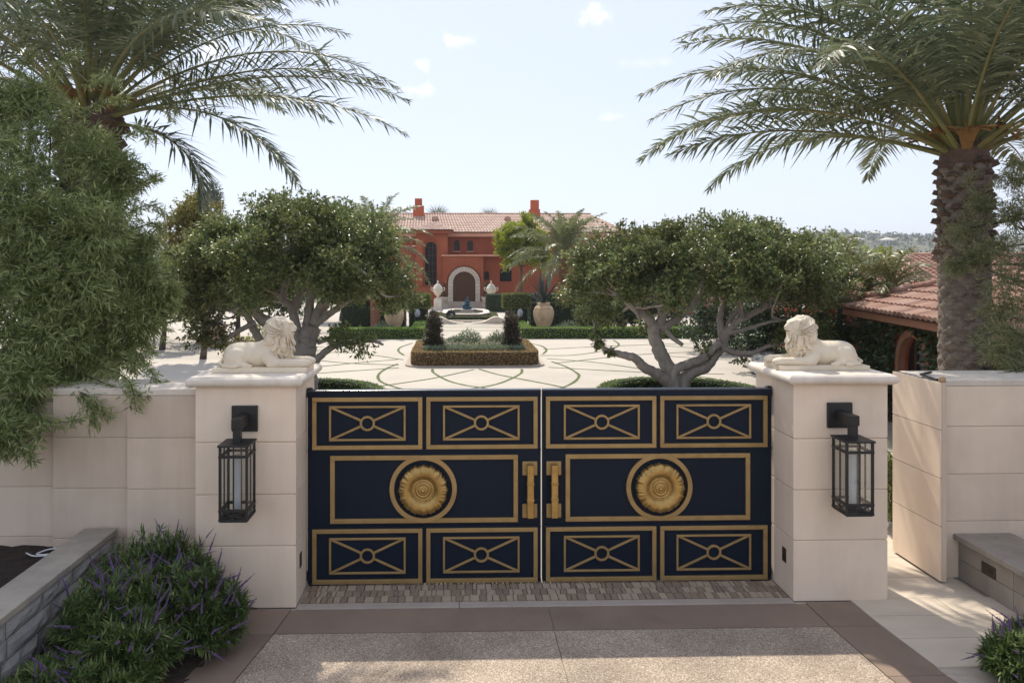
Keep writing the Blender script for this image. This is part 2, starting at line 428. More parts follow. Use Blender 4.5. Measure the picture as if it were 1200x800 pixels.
class MB:
    def __init__(self):
        self.v = []; self.f = []

    def add(self, vs, fs):
        k = len(self.v)
        self.v += [tuple(p) for p in vs]
        self.f += [tuple(i + k for i in f) for f in fs]
        return self

    def box(self, x0, x1, y0, y1, z0, z1):
        if x0 > x1: x0, x1 = x1, x0
        if y0 > y1: y0, y1 = y1, y0
        if z0 > z1: z0, z1 = z1, z0
        return self.add([(x0, y0, z0), (x1, y0, z0), (x1, y1, z0), (x0, y1, z0), (x0, y0, z1), (x1, y0, z1), (x1, y1, z1), (x0, y1, z1)],
                        [(0, 3, 2, 1), (4, 5, 6, 7), (0, 1, 5, 4), (1, 2, 6, 5), (2, 3, 7, 6), (3, 0, 4, 7)])

    def prism(self, pts, z0, z1):
        """polygon in xy (counter-clockwise) extruded in z"""
        n = len(pts)
        vs = [(x, y, z0) for x, y in pts] + [(x, y, z1) for x, y in pts]
        fs = [tuple(range(n - 1, -1, -1)), tuple(range(n, 2 * n))] + [(i, (i + 1) % n, n + (i + 1) % n, n + i) for i in range(n)]
        return self.add(vs, fs)

    def bar(self, a, b, w, d, up=(0, 0, 1)):
        """box beam from a to b, w wide across, d deep"""
        a, b = Vector(a), Vector(b)
        t = (b - a).normalized(); s = t.cross(Vector(up))
        if s.length < 1e-6: s = t.cross(Vector((0, 1, 0)))
        s.normalize(); u = s.cross(t)
        vs = [p + s * (i * w / 2) + u * (j * d / 2) for p in (a, b) for i, j in ((-1, -1), (1, -1), (1, 1), (-1, 1))]
        return self.add(vs, [(0, 1, 2, 3), (7, 6, 5, 4), (0, 4, 5, 1), (1, 5, 6, 2), (2, 6, 7, 3), (3, 7, 4, 0)])

    def tube(self, pts, rad, n=8, cap=True, wob=0.0):
        pts = [Vector(p) for p in pts]
        if not hasattr(rad, '__len__'): rad = [rad] * len(pts)
        base = len(self.v)
        prev = None
        for i, p in enumerate(pts):
            t = (pts[min(i + 1, len(pts) - 1)] - pts[max(i - 1, 0)])
            t = t.normalized() if t.length > 1e-9 else Vector((0, 0, 1))
            if prev is None:
                prev = t.orthogonal().normalized()
            s = (prev - t * prev.dot(t))
            s = s.normalized() if s.length > 1e-6 else t.orthogonal().normalized()
            prev = s
            u = t.cross(s)
            for k in range(n):
                a = 2 * math.pi * k / n
                r = rad[i] * (1 + (random.uniform(-wob, wob) if wob else 0))
                self.v.append(tuple(p + (s * math.cos(a) + u * math.sin(a)) * r))
        for i in range(len(pts) - 1):
            for k in range(n):
                a = base + i * n + k; b = base + i * n + (k + 1) % n
                self.f.append((a, b, b + n, a + n))
        if cap:
            self.f.append(tuple(base + n - 1 - k for k in range(n)))
            self.f.append(tuple(base + (len(pts) - 1) * n + k for k in range(n)))
        return self

    def lathe(self, prof, n=24, c=(0, 0, 0), a0=0.0):
        """profile [(r,z)] about z through c"""
        base = len(self.v)
        for r, z in prof:
            for k in range(n):
                a = a0 + 2 * math.pi * k / n
                self.v.append((c[0] + r * math.cos(a), c[1] + r * math.sin(a), c[2] + z))
        for i in range(len(prof) - 1):
            for k in range(n):
                a = base + i * n + k; b = base + i * n + (k + 1) % n
                self.f.append((a, b, b + n, a + n))
        self.f.append(tuple(base + n - 1 - k for k in range(n)))
        self.f.append(tuple(base + (len(prof) - 1) * n + k for k in range(n)))
        return self

    def ring_y(self, cx, cz, r0, r1, y0, y1, n=40):
        """flat annulus standing in the xz plane, from y0 (front) to y1 (back)"""
        base = len(self.v)
        for r, y in ((r0, y0), (r1, y0), (r1, y1), (r0, y1)):
            for k in range(n):
                a = 2 * math.pi * k / n
                self.v.append((cx + r * math.cos(a), y, cz + r * math.sin(a)))
        for q in range(4):
            for k in range(n):
                a = base + q * n + k; b = base + q * n + (k + 1) % n
                c = base + ((q + 1) % 4) * n
                self.f.append((a, b, c + (k + 1) % n, c + k))
        return self

    def mesh(self, name):
        me = bpy.data.meshes.new(name)
        me.from_pydata(self.v, [], self.f)
        me.update()
        return me

    def build(self, name, mat, parent=None, loc=None, smooth=False, bevel=0.0, seg=2, fix=True):
        me = self.mesh(name)
        if fix:
            bm = bmesh.new(); bm.from_mesh(me)
            bmesh.ops.recalc_face_normals(bm, faces=bm.faces)
            bm.to_mesh(me); bm.free()
        o = mesh_obj(name, me, mat, parent, loc, smooth)
        if bevel:
            add_bevel(o, bevel, seg)
        return o


def add_bevel(o, w, seg=2):
    md = o.modifiers.new('bevel', 'BEVEL')
    md.width = w; md.segments = seg; md.limit_method = 'ANGLE'; md.angle_limit = R(40)
    md.harden_normals = False
    return md


def catmull(P, per=5):
    P = [np.asarray(p, float) for p in P]
    if len(P) < 3:
        return [P[0] + (P[-1] - P[0]) * t for t in np.linspace(0, 1, per + 1)]
    Q = [2 * P[0] - P[1]] + P + [2 * P[-1] - P[-2]]
    out = []
    for i in range(1, len(Q) - 2):
        for t in np.linspace(0, 1, per, endpoint=False):
            a, b, c, d = Q[i - 1], Q[i], Q[i + 1], Q[i + 2]
            out.append(.5 * ((2 * b) + (-a + c) * t + (2 * a - 5 * b + 4 * c - d) * t * t + (-a + 3 * b - 3 * c + d) * t ** 3))
    out.append(P[-1])
    return out


def unit(a):
    return a / np.maximum(np.linalg.norm(a, axis=-1, keepdims=True), 1e-9)


def rdir(n, rng=RNG):
    return unit(rng.normal(size=(n, 3)))


def leaf_mesh(name, P, D, N, L, W, fold=.25, curl=0.0, wide=.45):
    """one kite-shaped folded leaf per row"""
    P = np.asarray(P, float); n = len(P)
    D = unit(D); S = unit(np.cross(D, N)); U = unit(np.cross(S, D))
    L = np.broadcast_to(L, (n,))[:, None]; W = np.broadcast_to(W, (n,))[:, None]
    M = P + D * L * wide + U * (curl * L)
    V = np.empty((n, 4, 3))
    V[:, 0] = P
    V[:, 1] = M + S * W * .5 + U * W * fold
    V[:, 2] = P + D * L
    V[:, 3] = M - S * W * .5 + U * W * fold
    i = np.arange(n)[:, None] * 4
    F = np.concatenate([np.concatenate([i, i + 1, i + 2], 1), np.concatenate([i, i + 2, i + 3], 1)])
    return np_mesh(name, V.reshape(-1, 3), F, 3)


def surface_points(me, n, rng=RNG):
    """n random points with normals on a mesh, by area"""
    me.calc_loop_triangles()
    nv = len(me.vertices)
    V = np.empty(nv * 3, np.float32); me.vertices.foreach_get('co', V); V = V.reshape(-1, 3)
    T = np.empty(len(me.loop_triangles) * 3, np.int32); me.loop_triangles.foreach_get('vertices', T); T = T.reshape(-1, 3)
    A, B, C = V[T[:, 0]], V[T[:, 1]], V[T[:, 2]]
    Nn = np.cross(B - A, C - A); ar = np.linalg.norm(Nn, axis=1)
    ix = rng.choice(len(T), n, p=ar / ar.sum())
    u, v = rng.random(n), rng.random(n)
    fl = u + v > 1; u[fl] = 1 - u[fl]; v[fl] = 1 - v[fl]
    P = A[ix] + (B[ix] - A[ix]) * u[:, None] + (C[ix] - A[ix]) * v[:, None]
    return P, unit(Nn[ix])


def leaf_skin(name, core, n, L, W, mat, parent, out=.5, depth=.04, rng=RNG, stuff=True):
    """leaves growing out of a core object's surface"""
    P, N = surface_points(core.data, n, rng)
    D = unit(N * out + rdir(n, rng))
    P = P + N * rng.uniform(-depth, depth * .6, n)[:, None]
    me = leaf_mesh(name, P, D, unit(N + .6 * rdir(n, rng)), L * rng.uniform(.7, 1.25, n), W * rng.uniform(.7, 1.25, n))
    o = mesh_obj(name, me, mat, parent)
    o.location = core.location; o.rotation_euler = core.rotation_euler
    return o


def surface_nets(F, org, h):
    """isosurface of a sampled field (inside negative) as quads"""
    neg = F < 0
    c = np.stack([neg[i:F.shape[0] - 1 + i, j:F.shape[1] - 1 + j, k:F.shape[2] - 1 + k] for i in (0, 1) for j in (0, 1) for k in (0, 1)])
    s = c.sum(0)
    I = np.argwhere((s > 0) & (s < 8))
    offs = np.array([(i, j, k) for i in (0, 1) for j in (0, 1) for k in (0, 1)])
    val = np.stack([F[I[:, 0] + o[0], I[:, 1] + o[1], I[:, 2] + o[2]] for o in offs])
    acc = np.zeros((len(I), 3)); cnt = np.zeros(len(I))
    for a in range(8):
        for b in range(a + 1, 8):
            if np.abs(offs[a] - offs[b]).sum() != 1: continue
            m = (val[a] < 0) != (val[b] < 0)
            t = val[a][m] / (val[a][m] - val[b][m])
            acc[m] += offs[a] + (offs[b] - offs[a]) * t[:, None]
            cnt[m] += 1
    V = (I + acc / cnt[:, None]) * h + np.asarray(org)
    idx = -np.ones(s.shape, int); idx[I[:, 0], I[:, 1], I[:, 2]] = np.arange(len(I))
    quads = []
    for ax in range(3):
        a = [slice(None)] * 3; b = [slice(None)] * 3
        a[ax] = slice(0, -1); b[ax] = slice(1, None)
        d = neg[tuple(a)].astype(int) - neg[tuple(b)].astype(int)
        E = np.argwhere(d != 0)
        sg = d[E[:, 0], E[:, 1], E[:, 2]]
        o1, o2 = [(1, 2), (2, 0), (0, 1)][ax]
        ok = (E[:, o1] > 0) & (E[:, o2] > 0) & (E[:, o1] < F.shape[o1] - 1) & (E[:, o2] < F.shape[o2] - 1)
        E = E[ok]; sg = sg[ok]
        e1 = np.zeros(3, int); e1[o1] = 1; e2 = np.zeros(3, int); e2[o2] = 1
        q = [idx[tuple((E - x).T)] for x in (e1 + e2, e2, 0 * e1, e1)]
        q = np.stack(q, 1)
        q[sg < 0] = q[sg < 0][:, ::-1]
        quads.append(q)
    Q = np.concatenate(quads)
    return V, Q[(Q >= 0).all(1)]
# ================================================================== THE SETTING: ground, drive, path, courtyard
def sheet(name, pts, z, mat, parent=None, kind='structure', thick=None):
    mb = MB()
    if thick:
        mb.prism([(p[0], p[1]) for p in pts], z - thick, z)
    else:
        mb.add([(p[0], p[1], z) for p in pts], [tuple(range(len(pts)))])
    o = mb.build(name, mat, parent)
    if kind and parent is None: o['kind'] = kind
    return o


sheet('ground', [(-4000, -600), (4000, -600), (4000, 5000), (-4000, 5000)], -.06, 'earth')
YG = 7.86                      # gate plane
YP0, YP1 = 7.39, 8.34          # pillar front and back
LP = (-2.634, -1.625)          # left pillar in x
RP = (3.475, 4.462)            # right pillar in x
GL, GC, GR = -1.605, .925, 3.452
COURSES = [0.0, .627, 1.148, 1.675, 2.235]

sheet('bounce_street', [(-400, -60), (400, -60), (400, -13.5), (-400, -13.5)], -.03, 'paleconcrete')  # unseen pale ground behind the camera, added to bounce sunlight onto the shaded front
drive = sheet('driveway', [(-9, -14), (9, -14), (9, 7.0), (3.5, 8.0), (-1.66, 8.0), (-4.2, 7.3)], -.012, 'grout')
# left edge and right edge of the aggregate field flare towards the street
L_IN = [(-1.66, 7.36), (-1.72, 6.86), (-1.86, 6.02), (-2.15, 4.6), (-3.6, 1.0), (-6.5, -6), (-6.5, -13)]
L_OUT = [(-2.10, 7.36), (-2.14, 6.86), (-2.30, 6.02), (-2.62, 4.6), (-4.1, 1.0), (-7, -6), (-7, -13)]
R_IN = [(3.58, 7.36), (3.585, 6.86), (3.63, 6.02), (3.86, 4.6), (5.4, 1.0), (8.3, -6), (8.3, -13)]
R_OUT = [(4.06, 7.36), (4.07, 6.86), (4.14, 6.02), (4.42, 4.6), (6.0, 1.0), (8.9, -6), (8.9, -13)]
g = .006
# brown cross band in front of the gate, in two slabs
for x0, x1 in ((L_IN[0][0] + g, GC - g), (GC + g, R_IN[0][0] - g)):
    xa = x0 + (L_IN[1][0] - L_IN[0][0] if x0 < 0 else 0); xb = x1 + (R_IN[1][0] - R_IN[0][0] if x1 > 2 else 0)
    sheet('paving_slab', [(xa, 6.86 + g), (xb, 6.86 + g), (x1, 7.33), (x0, 7.33)], .004, 'browncon', drive, thick=.05)
# side bands
for inn, out, sgn in ((L_IN, L_OUT, 1), (R_IN, R_OUT, -1)):
    for i in range(len(inn) - 1):
        a, b, c, d = inn[i], inn[i + 1], out[i + 1], out[i]
        gx = g * sgn
        pts = [(a[0] - gx, a[1] - g / 2), (d[0], d[1] - g / 2), (c[0], c[1] + g / 2), (b[0] - gx, b[1] + g / 2)]
        if sgn < 0: pts = pts[::-1]
        sheet('edging_slab', pts, .004, 'browncon', drive, thick=.05)
# aggregate panels, a joint down the middle, cross joints further out
for i in range(1, len(L_IN) - 1):
    for side in (0, 1):
        if side == 0:
            pts = [(L_IN[i][0] + g, L_IN[i][1] - g), (L_IN[i + 1][0] + g, L_IN[i + 1][1]), (GC - g / 2 + .0, L_IN[i + 1][1]), (GC - g / 2, L_IN[i][1] - g)]
        else:
            pts = [(GC + g / 2, R_IN[i][1] - g), (GC + g / 2, R_IN[i + 1][1]), (R_IN[i + 1][0] - g, R_IN[i + 1][1]), (R_IN[i][0] - g, R_IN[i][1] - g)]
        if i in (1, 2, 3):      # no cross joint near the gate: one long slab
            if i != 1: continue
            E = L_IN if side == 0 else R_IN
            s = g if side == 0 else -g
            edge = [(E[k][0] + s, E[k][1] - (g if k == 1 else 0)) for k in (1, 2, 3, 4)]
            mid = [(GC - g / 2 if side == 0 else GC + g / 2, E[k][1] - (g if k == 1 else 0)) for k in (4, 1)]
            pts = edge + mid
            if side: pts = pts[::-1]
        sheet('aggregate_slab', pts, .004, 'aggregate', drive, thick=.05)
# pale concrete kerb strip under the gate line, then three rows of cobbles
for x0, x1 in ((LP[1] + .01, GC - .9), (GC - .894, RP[0] - .01)):
    MB().box(x0, x1, 7.34, 7.455, -.05, .012).build('kerb_stone', 'kerbcon', drive, bevel=.006)
cob = [MB().box(-.5, .5, -.5, .5, -.5, .5).mesh('cobble') for _ in range(3)]
for me, mt in zip(cob, ('cobble_a', 'cobble_b', 'cobble_c')): me.materials.append(MATS[mt])
ny = 4
rowh = (8.0 - 7.462) / ny
cnt = 0
for r in range(ny):
    x = LP[1] + .02 + random.uniform(0, .03)
    while x < RP[0] - .05 and cnt < 298:
        w = random.uniform(.06, .105) if random.random() < .8 else .045
        w = min(w, RP[0] - .015 - x)
        yc = 7.462 + rowh * (r + .5)
        o = bpy.data.objects.new('cobble', random.choices(cob, (5, 5, 2))[0])
        o.location = (x + w / 2, yc + random.uniform(-.004, .004), -.012 + random.uniform(-.003, .003))
        o.scale = (w - .009, rowh - .012, .05)
        o.rotation_euler = (random.uniform(-.02, .02), random.uniform(-.02, .02), random.uniform(-.04, .04))
        link(o, drive); x += w; cnt += 1

# travertine path to the side door
path = sheet('path', [(4.0, 6.1), (9, 5.2), (9, 12), (4.3, 12), (4.3, 7.4)], -.010, 'grout')
rows = [6.14, 6.62, 7.05, 7.42, 7.9, 8.45, 9.1, 9.8, 10.6, 11.6]
def redge(y):        # outer edge of the brown band at depth y
    y = min(y, 7.36)
    for a, b in zip(R_OUT[:-1], R_OUT[1:]):
        if b[1] <= y <= a[1]:
            return b[0] + (a[0] - b[0]) * (y - b[1]) / (a[1] - b[1])
    return 4.47
for j in range(len(rows) - 1):
    y0, y1 = rows[j] + .003, rows[j + 1] - .003
    xl0, xl1 = (redge(y0) + .01, redge(y1) + .01) if y1 < 7.43 else (4.48, 4.48)
    cuts = [None, 4.98 + (.25 if j % 2 else 0), 6.2] if y1 < 7.43 else [None, 5.5]
    for k in range(len(cuts) - 1):
        a0, a1 = (xl0, xl1) if k == 0 else (cuts[k] + .003, cuts[k] + .003)
        b = cuts[k + 1] - .003
        sheet('paving_slab', [(a0, y0), (b, y0), (b, y1), (a1, y1)], .008, 'travertine', path, thick=.03)

# courtyard with grass joints
court = sheet('courtyard', [(-30, 8.0), (30, 8.0), (30, 66), (-30, 66)], -.004, 'courtcon')


def crop2(p):                      # joints read off the photo as points, laid on the ground
    return gnd(400 + p[0] / 2.9625, 200 + p[1] / 2.9625)


LINES = [
    [(195, 670), (150, 690), (128, 710), (135, 730), (170, 745), (225, 762)],
    [(-180, 640), (0, 630), (110, 640), (215, 656)],
    [(-220, 690), (-60, 678), (80, 664), (195, 655)],
    [(-230, 712), (-100, 704), (60, 693), (200, 684)],
    [(-250, 640), (-120, 654), (30, 668), (200, 674)],
    [(100, 752), (200, 738), (330, 718), (460, 690)],
    [(316, 688), (322, 702), (370, 728), (430, 744), (485, 752), (560, 765)],
    [(627, 688), (622, 704), (570, 730), (520, 745), (470, 753), (380, 768)],
    [(478, 688), (540, 706), (630, 724), (740, 745), (830, 768)],
    [(730, 662), (780, 680), (818, 702), (824, 716), (800, 738), (735, 766)],
    [(690, 641), (800, 640), (900, 627), (955, 612), (962, 600), (945, 588)],
    [(715, 652), (800, 658), (900, 667), (1060, 690), (1300, 722)],
    [(720, 682), (900, 692), (1080, 700), (1330, 706)],
    [(740, 668), (860, 655), (1000, 640), (1200, 630), (1400, 622)],
    [(660, 600), (695, 608), (712, 622), (700, 636)],
    [(247, 598), (207, 612), (198, 625), (216, 640)],
    [(700, 620), (850, 612), (1000, 606), (1200, 600), (1500, 596)],
    [(1090, 640), (1200, 648), (1330, 655), (1500, 660)],
    [(1100, 606), (1230, 616), (1400, 640)],
    [(-330, 660), (-250, 668), (-200, 690), (-240, 720)],
    [(-300, 612), (-200, 606), (-60, 612)],
]
for ln in LINES:
    pts = catmull([crop2(p) for p in ln], 8)
    mb = MB(); vs = []
    for i, p in enumerate(pts):
        t = pts[min(i + 1, len(pts) - 1)] - pts[max(i - 1, 0)]
        s = np.array([-t[1], t[0], 0]); s = s / max(np.linalg.norm(s), 1e-6) * .045 * random.uniform(.8, 1.2)
        vs += [p + s + np.array([0, 0, .004]), p - s + np.array([0, 0, .004])]
    mb.add(vs, [(2 * i, 2 * i + 1, 2 * i + 3, 2 * i + 2) for i in range(len(pts) - 1)])
    mb.build('grass_strip', 'grassline', court)
# cross joints in front of the house
for y in (38.0, 40.2, 41.6, 43.0):
    MB().box(-1.6, 4.0, y, y + .10, -.01, .002).build('grass_strip', 'grassline', court)

# ================================================================== GATE PILLARS
def pillar(x0, x1, label, inner):
    t = thing('gate_pillar', label, 'pillar', (0, 0, 0), 0, 'stone pillars either side of the gate')
    e = .012
    MB().box(x0 + e, x1 - e, YP0 + e, YP1 - e, 0, 2.23).build('core', 'wallstone', t)
    for a, b in zip(COURSES[:-1], COURSES[1:]):
        MB().box(x0, x1, YP0, YP1, a + (.004 if a else 0), b - .004).build('stone_block', 'limestone', t, bevel=.007, seg=2)
    vs = []                                             # bullnose cap, mitred corners
    prof = [(-.02, 2.236), (.045, 2.236)] + [(.045 + .032 * math.cos(a), 2.287 + .043 * math.sin(a)) for a in np.linspace(-1.45, 1.45, 11)] + [(.045, 2.337)]
    for o_, z in prof:
        vs += [(x0 - o_, YP0 - o_, z), (x1 + o_, YP0 - o_, z), (x1 + o_, YP1 + o_, z), (x0 - o_, YP1 + o_, z)]
    fs = [(4 * i + k, 4 * i + (k + 1) % 4, 4 * i + 4 + (k + 1) % 4, 4 * i + 4 + k) for i in range(len(prof) - 1) for k in range(4)]
    fs += [(3, 2, 1, 0), tuple(4 * (len(prof) - 1) + k for k in range(4))]
    MB().add(vs, fs).build('capstone', 'capstone', t, bevel=.003)
    # recessed step light in the inner side
    xi = x1 if inner > 0 else x0
    yc, zc = 7.60, .40
    f = MB(); s = inner
    f.box(xi - .002 * s, xi + .006 * s, yc - .045, yc + .045, zc - .075, zc + .075)
    pl = f.build('step_light', 'bronze_box', t, bevel=.002)
    MB().box(xi + .0062 * s, xi + .009 * s, yc - .022, yc + .022, zc - .045, zc + .01).build('lens', 'blackiron', pl)
    return t


pillar(*LP, 'pale limestone pillar left of the navy gate, behind the purple flowers', 1)
pillar(*RP, 'pale limestone pillar right of the navy gate, next to the side door', -1)

# ================================================================== SIDE WALLS
wl = thing('boundary_wall', 'beige stone wall left of the gate, stepped in panels', 'wall', (0, 0, 0), 0, 'boundary walls beside the gate')
XL = [LP[0] - .002, -3.41, -4.19, -5.6, -7.4, -9.2]
for i in range(len(XL) - 1):
    yf = 7.60 + [.0, .045, .115, .19, .26][i]
    x1, x0 = XL[i], XL[i + 1]
    MB().box(x0 + .004, x1 - .004, yf + .012, 8.29, 0, 2.11).build('core', 'wallstone', wl)
    for a, b in zip(COURSES[:-1], COURSES[1:]):
        b = min(b, 2.115)
        MB().box(x0 + .001, x1 - .001, yf, 8.30, a + (.003 if a else 0), b - .003).build('stone_block', 'wallstone', wl, bevel=.006)
    MB().box(x0 + .001, x1 - .001, yf - .003, 8.303, 2.115, 2.18).build('coping', 'capstone', wl, bevel=.006)

wr = thing('boundary_wall', 'beige stone wall right of the side door', 'wall', (0, 0, 0), 0, 'boundary walls beside the gate')
XR = [5.335, 7.1, 8.9]
for i in range(2):
    x0, x1 = XR[i], XR[i + 1]
    yf = 7.90 - .05 * i
    MB().box(x0 + .012, x1 - .004, yf + .012, 8.60, 0, 2.12).build('core', 'wallstone', wr)
    for a, b in zip(COURSES[:-1], COURSES[1:]):
        b = min(b, 2.125)
        MB().box(x0, x1 - .003, yf, 8.61, a + (.003 if a else 0), b - .003).build('stone_block', 'limestone', wr, bevel=.006)
    MB().box(x0, x1 - .003, yf - .003, 8.613, 2.125, 2.19).build('coping', 'capstone', wr, bevel=.006)

dr = thing('side_door', 'stone-clad side door standing open beside the right pillar', 'door', (5.25, 7.74, 0))
MB().box(.012, .055, .004, .856, .03, 2.185).build('door_core', 'bronze_box', dr)
for a, b in zip([.03] + COURSES[1:-1], COURSES[1:-1] + [2.19]):
    MB().box(0, .02, 0, .86, a + .003, b - .003).build('cladding_panel', 'limestone', dr, bevel=.004)
MB().box(.0205, .07, -.004, .003, .03, 2.188).build('edge_strip', 'wallstone', dr)
hg = MB().tube([(.04, .10, 2.205), (.06, .42, 2.215), (.30, .60, 2.212)], .014, 6).build('closer_arm', 'blackiron', dr)
MB().lathe([(.0, 0), (.03, .0), (.035, .02), (.033, .05), (.02, .06), (0, .06)], 12, (.045, .03, 2.19)).build('closer_knob', 'knobwood', dr, smooth=True)

# ================================================================== GATE LEAVES
def gx(px): return at(px, 570, YG).x
def gz(py, px=496): return at(px, py, YG).z


def gate_leaf(side, label):
    """built for the left leaf, mirrored for the right"""
    t = thing('gate_leaf', label, 'gate', (GC, YG, 0), 0, 'two leaves of the driveway gate')
    sx = 1 if side < 0 else -1
    X0 = GL - GC; X1 = -.0075
    def bx(mb, xa, xb, y0, y1, z0, z1): return mb.box(sx * xa, sx * xb, y0, y1, z0, z1)
    bx(MB(), X0, X1, .012, .078, .045, 2.10).build('leaf_panel', 'navy', t)
    fr = MB()
    zt, zb = 2.10, .045
    # raised navy stiles and rails
    def lx(px): return gx(px) - GC
    fx = [lx(362), lx(366), lx(495), lx(499.5), lx(630), lx(633)]
    rows = [(gz(465), gz(526)), (gz(533), gz(612)), (gz(618.5), gz(682.5))]
    bx(fr, X0, X1, .0, .0122, rows[0][0] + .0, zt)
    bx(fr, X0, X1, .0, .0122, zb, rows[2][1])
    bx(fr, X0, X1, .0, .0122, rows[0][1], gz(529)); bx(fr, X0, X1, .0, .0122, gz(616), rows[2][0])
    fr.build('rail', 'navy', t)
    MB().box(sx * X0, sx * X1, -.004, .082, 2.10, 2.116).build('top_rail', 'navy_highlight', t, bevel=.003)
    def gold_rect(name, xa, xb, za, zb_, w, y0, y1, parent, mat='gold', bev=.004):
        mb = MB()
        bx(mb, xa, xb, y0, y1, za - w, za); bx(mb, xa, xb, y0, y1, zb_, zb_ + w)
        bx(mb, xa, xa + w, y0, y1, zb_ + w, za - w); bx(mb, xb - w, xb, y0, y1, zb_ + w, za - w)
        return mb.build(name, mat, parent, bevel=bev)
    for (xa, xb, ia, ib) in ((366, 495, 385.5, 475.5), (499.5, 630, 519, 609)):
        for (za, zb_, ja, jb) in ((465, 526, 475, 516), (618.5, 682.5, 629, 671.5)):
            A, B, Ct, Dt = lx(xa), lx(xb), gz(za), gz(zb_)
            p = gold_rect('panel_frame', A, B, Ct, Dt, .046, -.016, .0125, t)
            a, b, c, d = lx(ia), lx(ib), gz(ja), gz(jb)
            gold_rect('inner_frame', a, b, c, d, .024, -.010, .0125, p, bev=.005)
            cx, cz = (a + b) / 2, (c + d) / 2
            rr = .082
            w = .012
            for ux, uz in ((a + w, c - w), (b - w, c - w), (a + w, d + w), (b - w, d + w)):
                v = Vector((ux - cx, 0, uz - cz)); v.normalize()
                MB().bar((sx * ux, .002, uz), (sx * (cx + v.x * (rr - .012)), .002, cz + v.z * (rr - .012)), .026, .023, up=(0, 1, 0)).build('cross_bar', 'gold', p, bevel=.006)
            MB().ring_y(sx * cx, cz, rr - .024, rr, -.013, .0125, 36).build('ring', 'gold', p, bevel=.004)
    mid = gold_rect('panel_frame', lx(387), lx(607), gz(533), gz(612), .05, -.016, .0125, t)
    cx, cz = lx(496), (gz(533) + gz(612)) / 2
    MB().ring_y(sx * cx, cz, .312, .364, -.020, .0125, 64).build('ring', 'gold', mid, bevel=.004)
    # rosette: relief disc with a scalloped acanthus rim
    nr, na = 46, 192
    ang = np.linspace(0, 2 * math.pi, na, endpoint=False)
    V = []
    for i in range(nr):
        u = i / (nr - 1)
        for a in ang:
            lobe = abs(math.cos(8 * a)) ** .6
            rim = .246 + .015 * lobe + .005 * math.cos(36 * a)
            r = rim * u
            q = r / .265
            if q < .09: h = .100 - .018 * (q / .09) ** 2
            elif q < .14: h = .068
            elif q < .40: h = .066 + .006 * math.cos((q - .14) / .26 * 2 * 2 * math.pi) - .05 * (q - .14)
            elif q < .47: h = .050
            else:
                s = (q - .47) / .53                        # fat rolled ring, leafy at its outer edge
                h = .044 + .050 * math.sin(min(1, .12 + s * .88) * math.pi) ** .8
                vein = math.sin(36 * a + 2.5 * math.sin(6 * a) * s) * .5 + .5
                e = max(0, s - .45) / .55
                h += e * (.010 * vein + .014 * lobe)
                h = max(h, .012)
            V.append((sx * (cx + r * math.cos(a)), -.004 - h, cz + r * math.sin(a)))
    F = []
    for i in range(nr - 1):
        for k in range(na):
            F.append((i * na + k, i * na + (k + 1) % na, (i + 1) * na + (k + 1) % na, (i + 1) * na + k))
    k0 = len(V)
    for k in range(na):
        v = V[(nr - 1) * na + k]; V.append((v[0], .013, v[2]))
    for k in range(na):
        F.append(((nr - 1) * na + k, (nr - 1) * na + (k + 1) % na, k0 + (k + 1) % na, k0 + k))
    MB().add(V, F).build('rosette', 'goldrelief', t, smooth=True)
    # pull handle: two square mounts, a three-piece grip
    ha, hb = lx(612), lx(629.5)
    hm = (ha + hb) / 2
    z0, z1 = gz(607), gz(541)
    h = MB()
    h.bar((sx * hm, -.085, z0 + .02), (sx * hm, -.085, z1 - .02), .072, .05, up=(0, 1, 0))
    hd = h.build('handle', 'goldrelief', t, bevel=.008)
    for zc in (z0 + .075, z1 - .075):
        m1 = MB(); bx(m1, ha, hb, -.02, .0118, zc - .075, zc + .075); m1.build('mount', 'gold', hd, bevel=.006)
        m2 = MB(); bx(m2, hm - .03, hm + .03, -.062, -.0195, zc - .05, zc + .05); m2.build('mount_block', 'goldrelief', hd, bevel=.006)
    for zc in (z0 + (z1 - z0) * .36, z0 + (z1 - z0) * .64):
        m3 = MB(); bx(m3, hm - .040, hm + .040, -.116, -.054, zc - .012, zc + .012); m3.build('grip_band', 'goldrelief', hd, bevel=.004)
    # hinge pivots
    for z in (.045, 2.03):
        MB().lathe([(.02, 0), (.034, .0), (.034, .10), (.02, .105)], 12, (sx * (X0 + .015), .06, z)).build('hinge', 'blackiron', t, smooth=True)
    ms = MB(); bx(ms, X0 + .01, X0 + .24, -.006, .05, .012, .0445); ms.build('hinge_foot', 'blackiron', t, bevel=.004)
    return t


gate_leaf(-1, 'left leaf of the navy gate with gold mouldings and rosette')
gate_leaf(1, 'right leaf of the navy gate with gold mouldings and rosette')

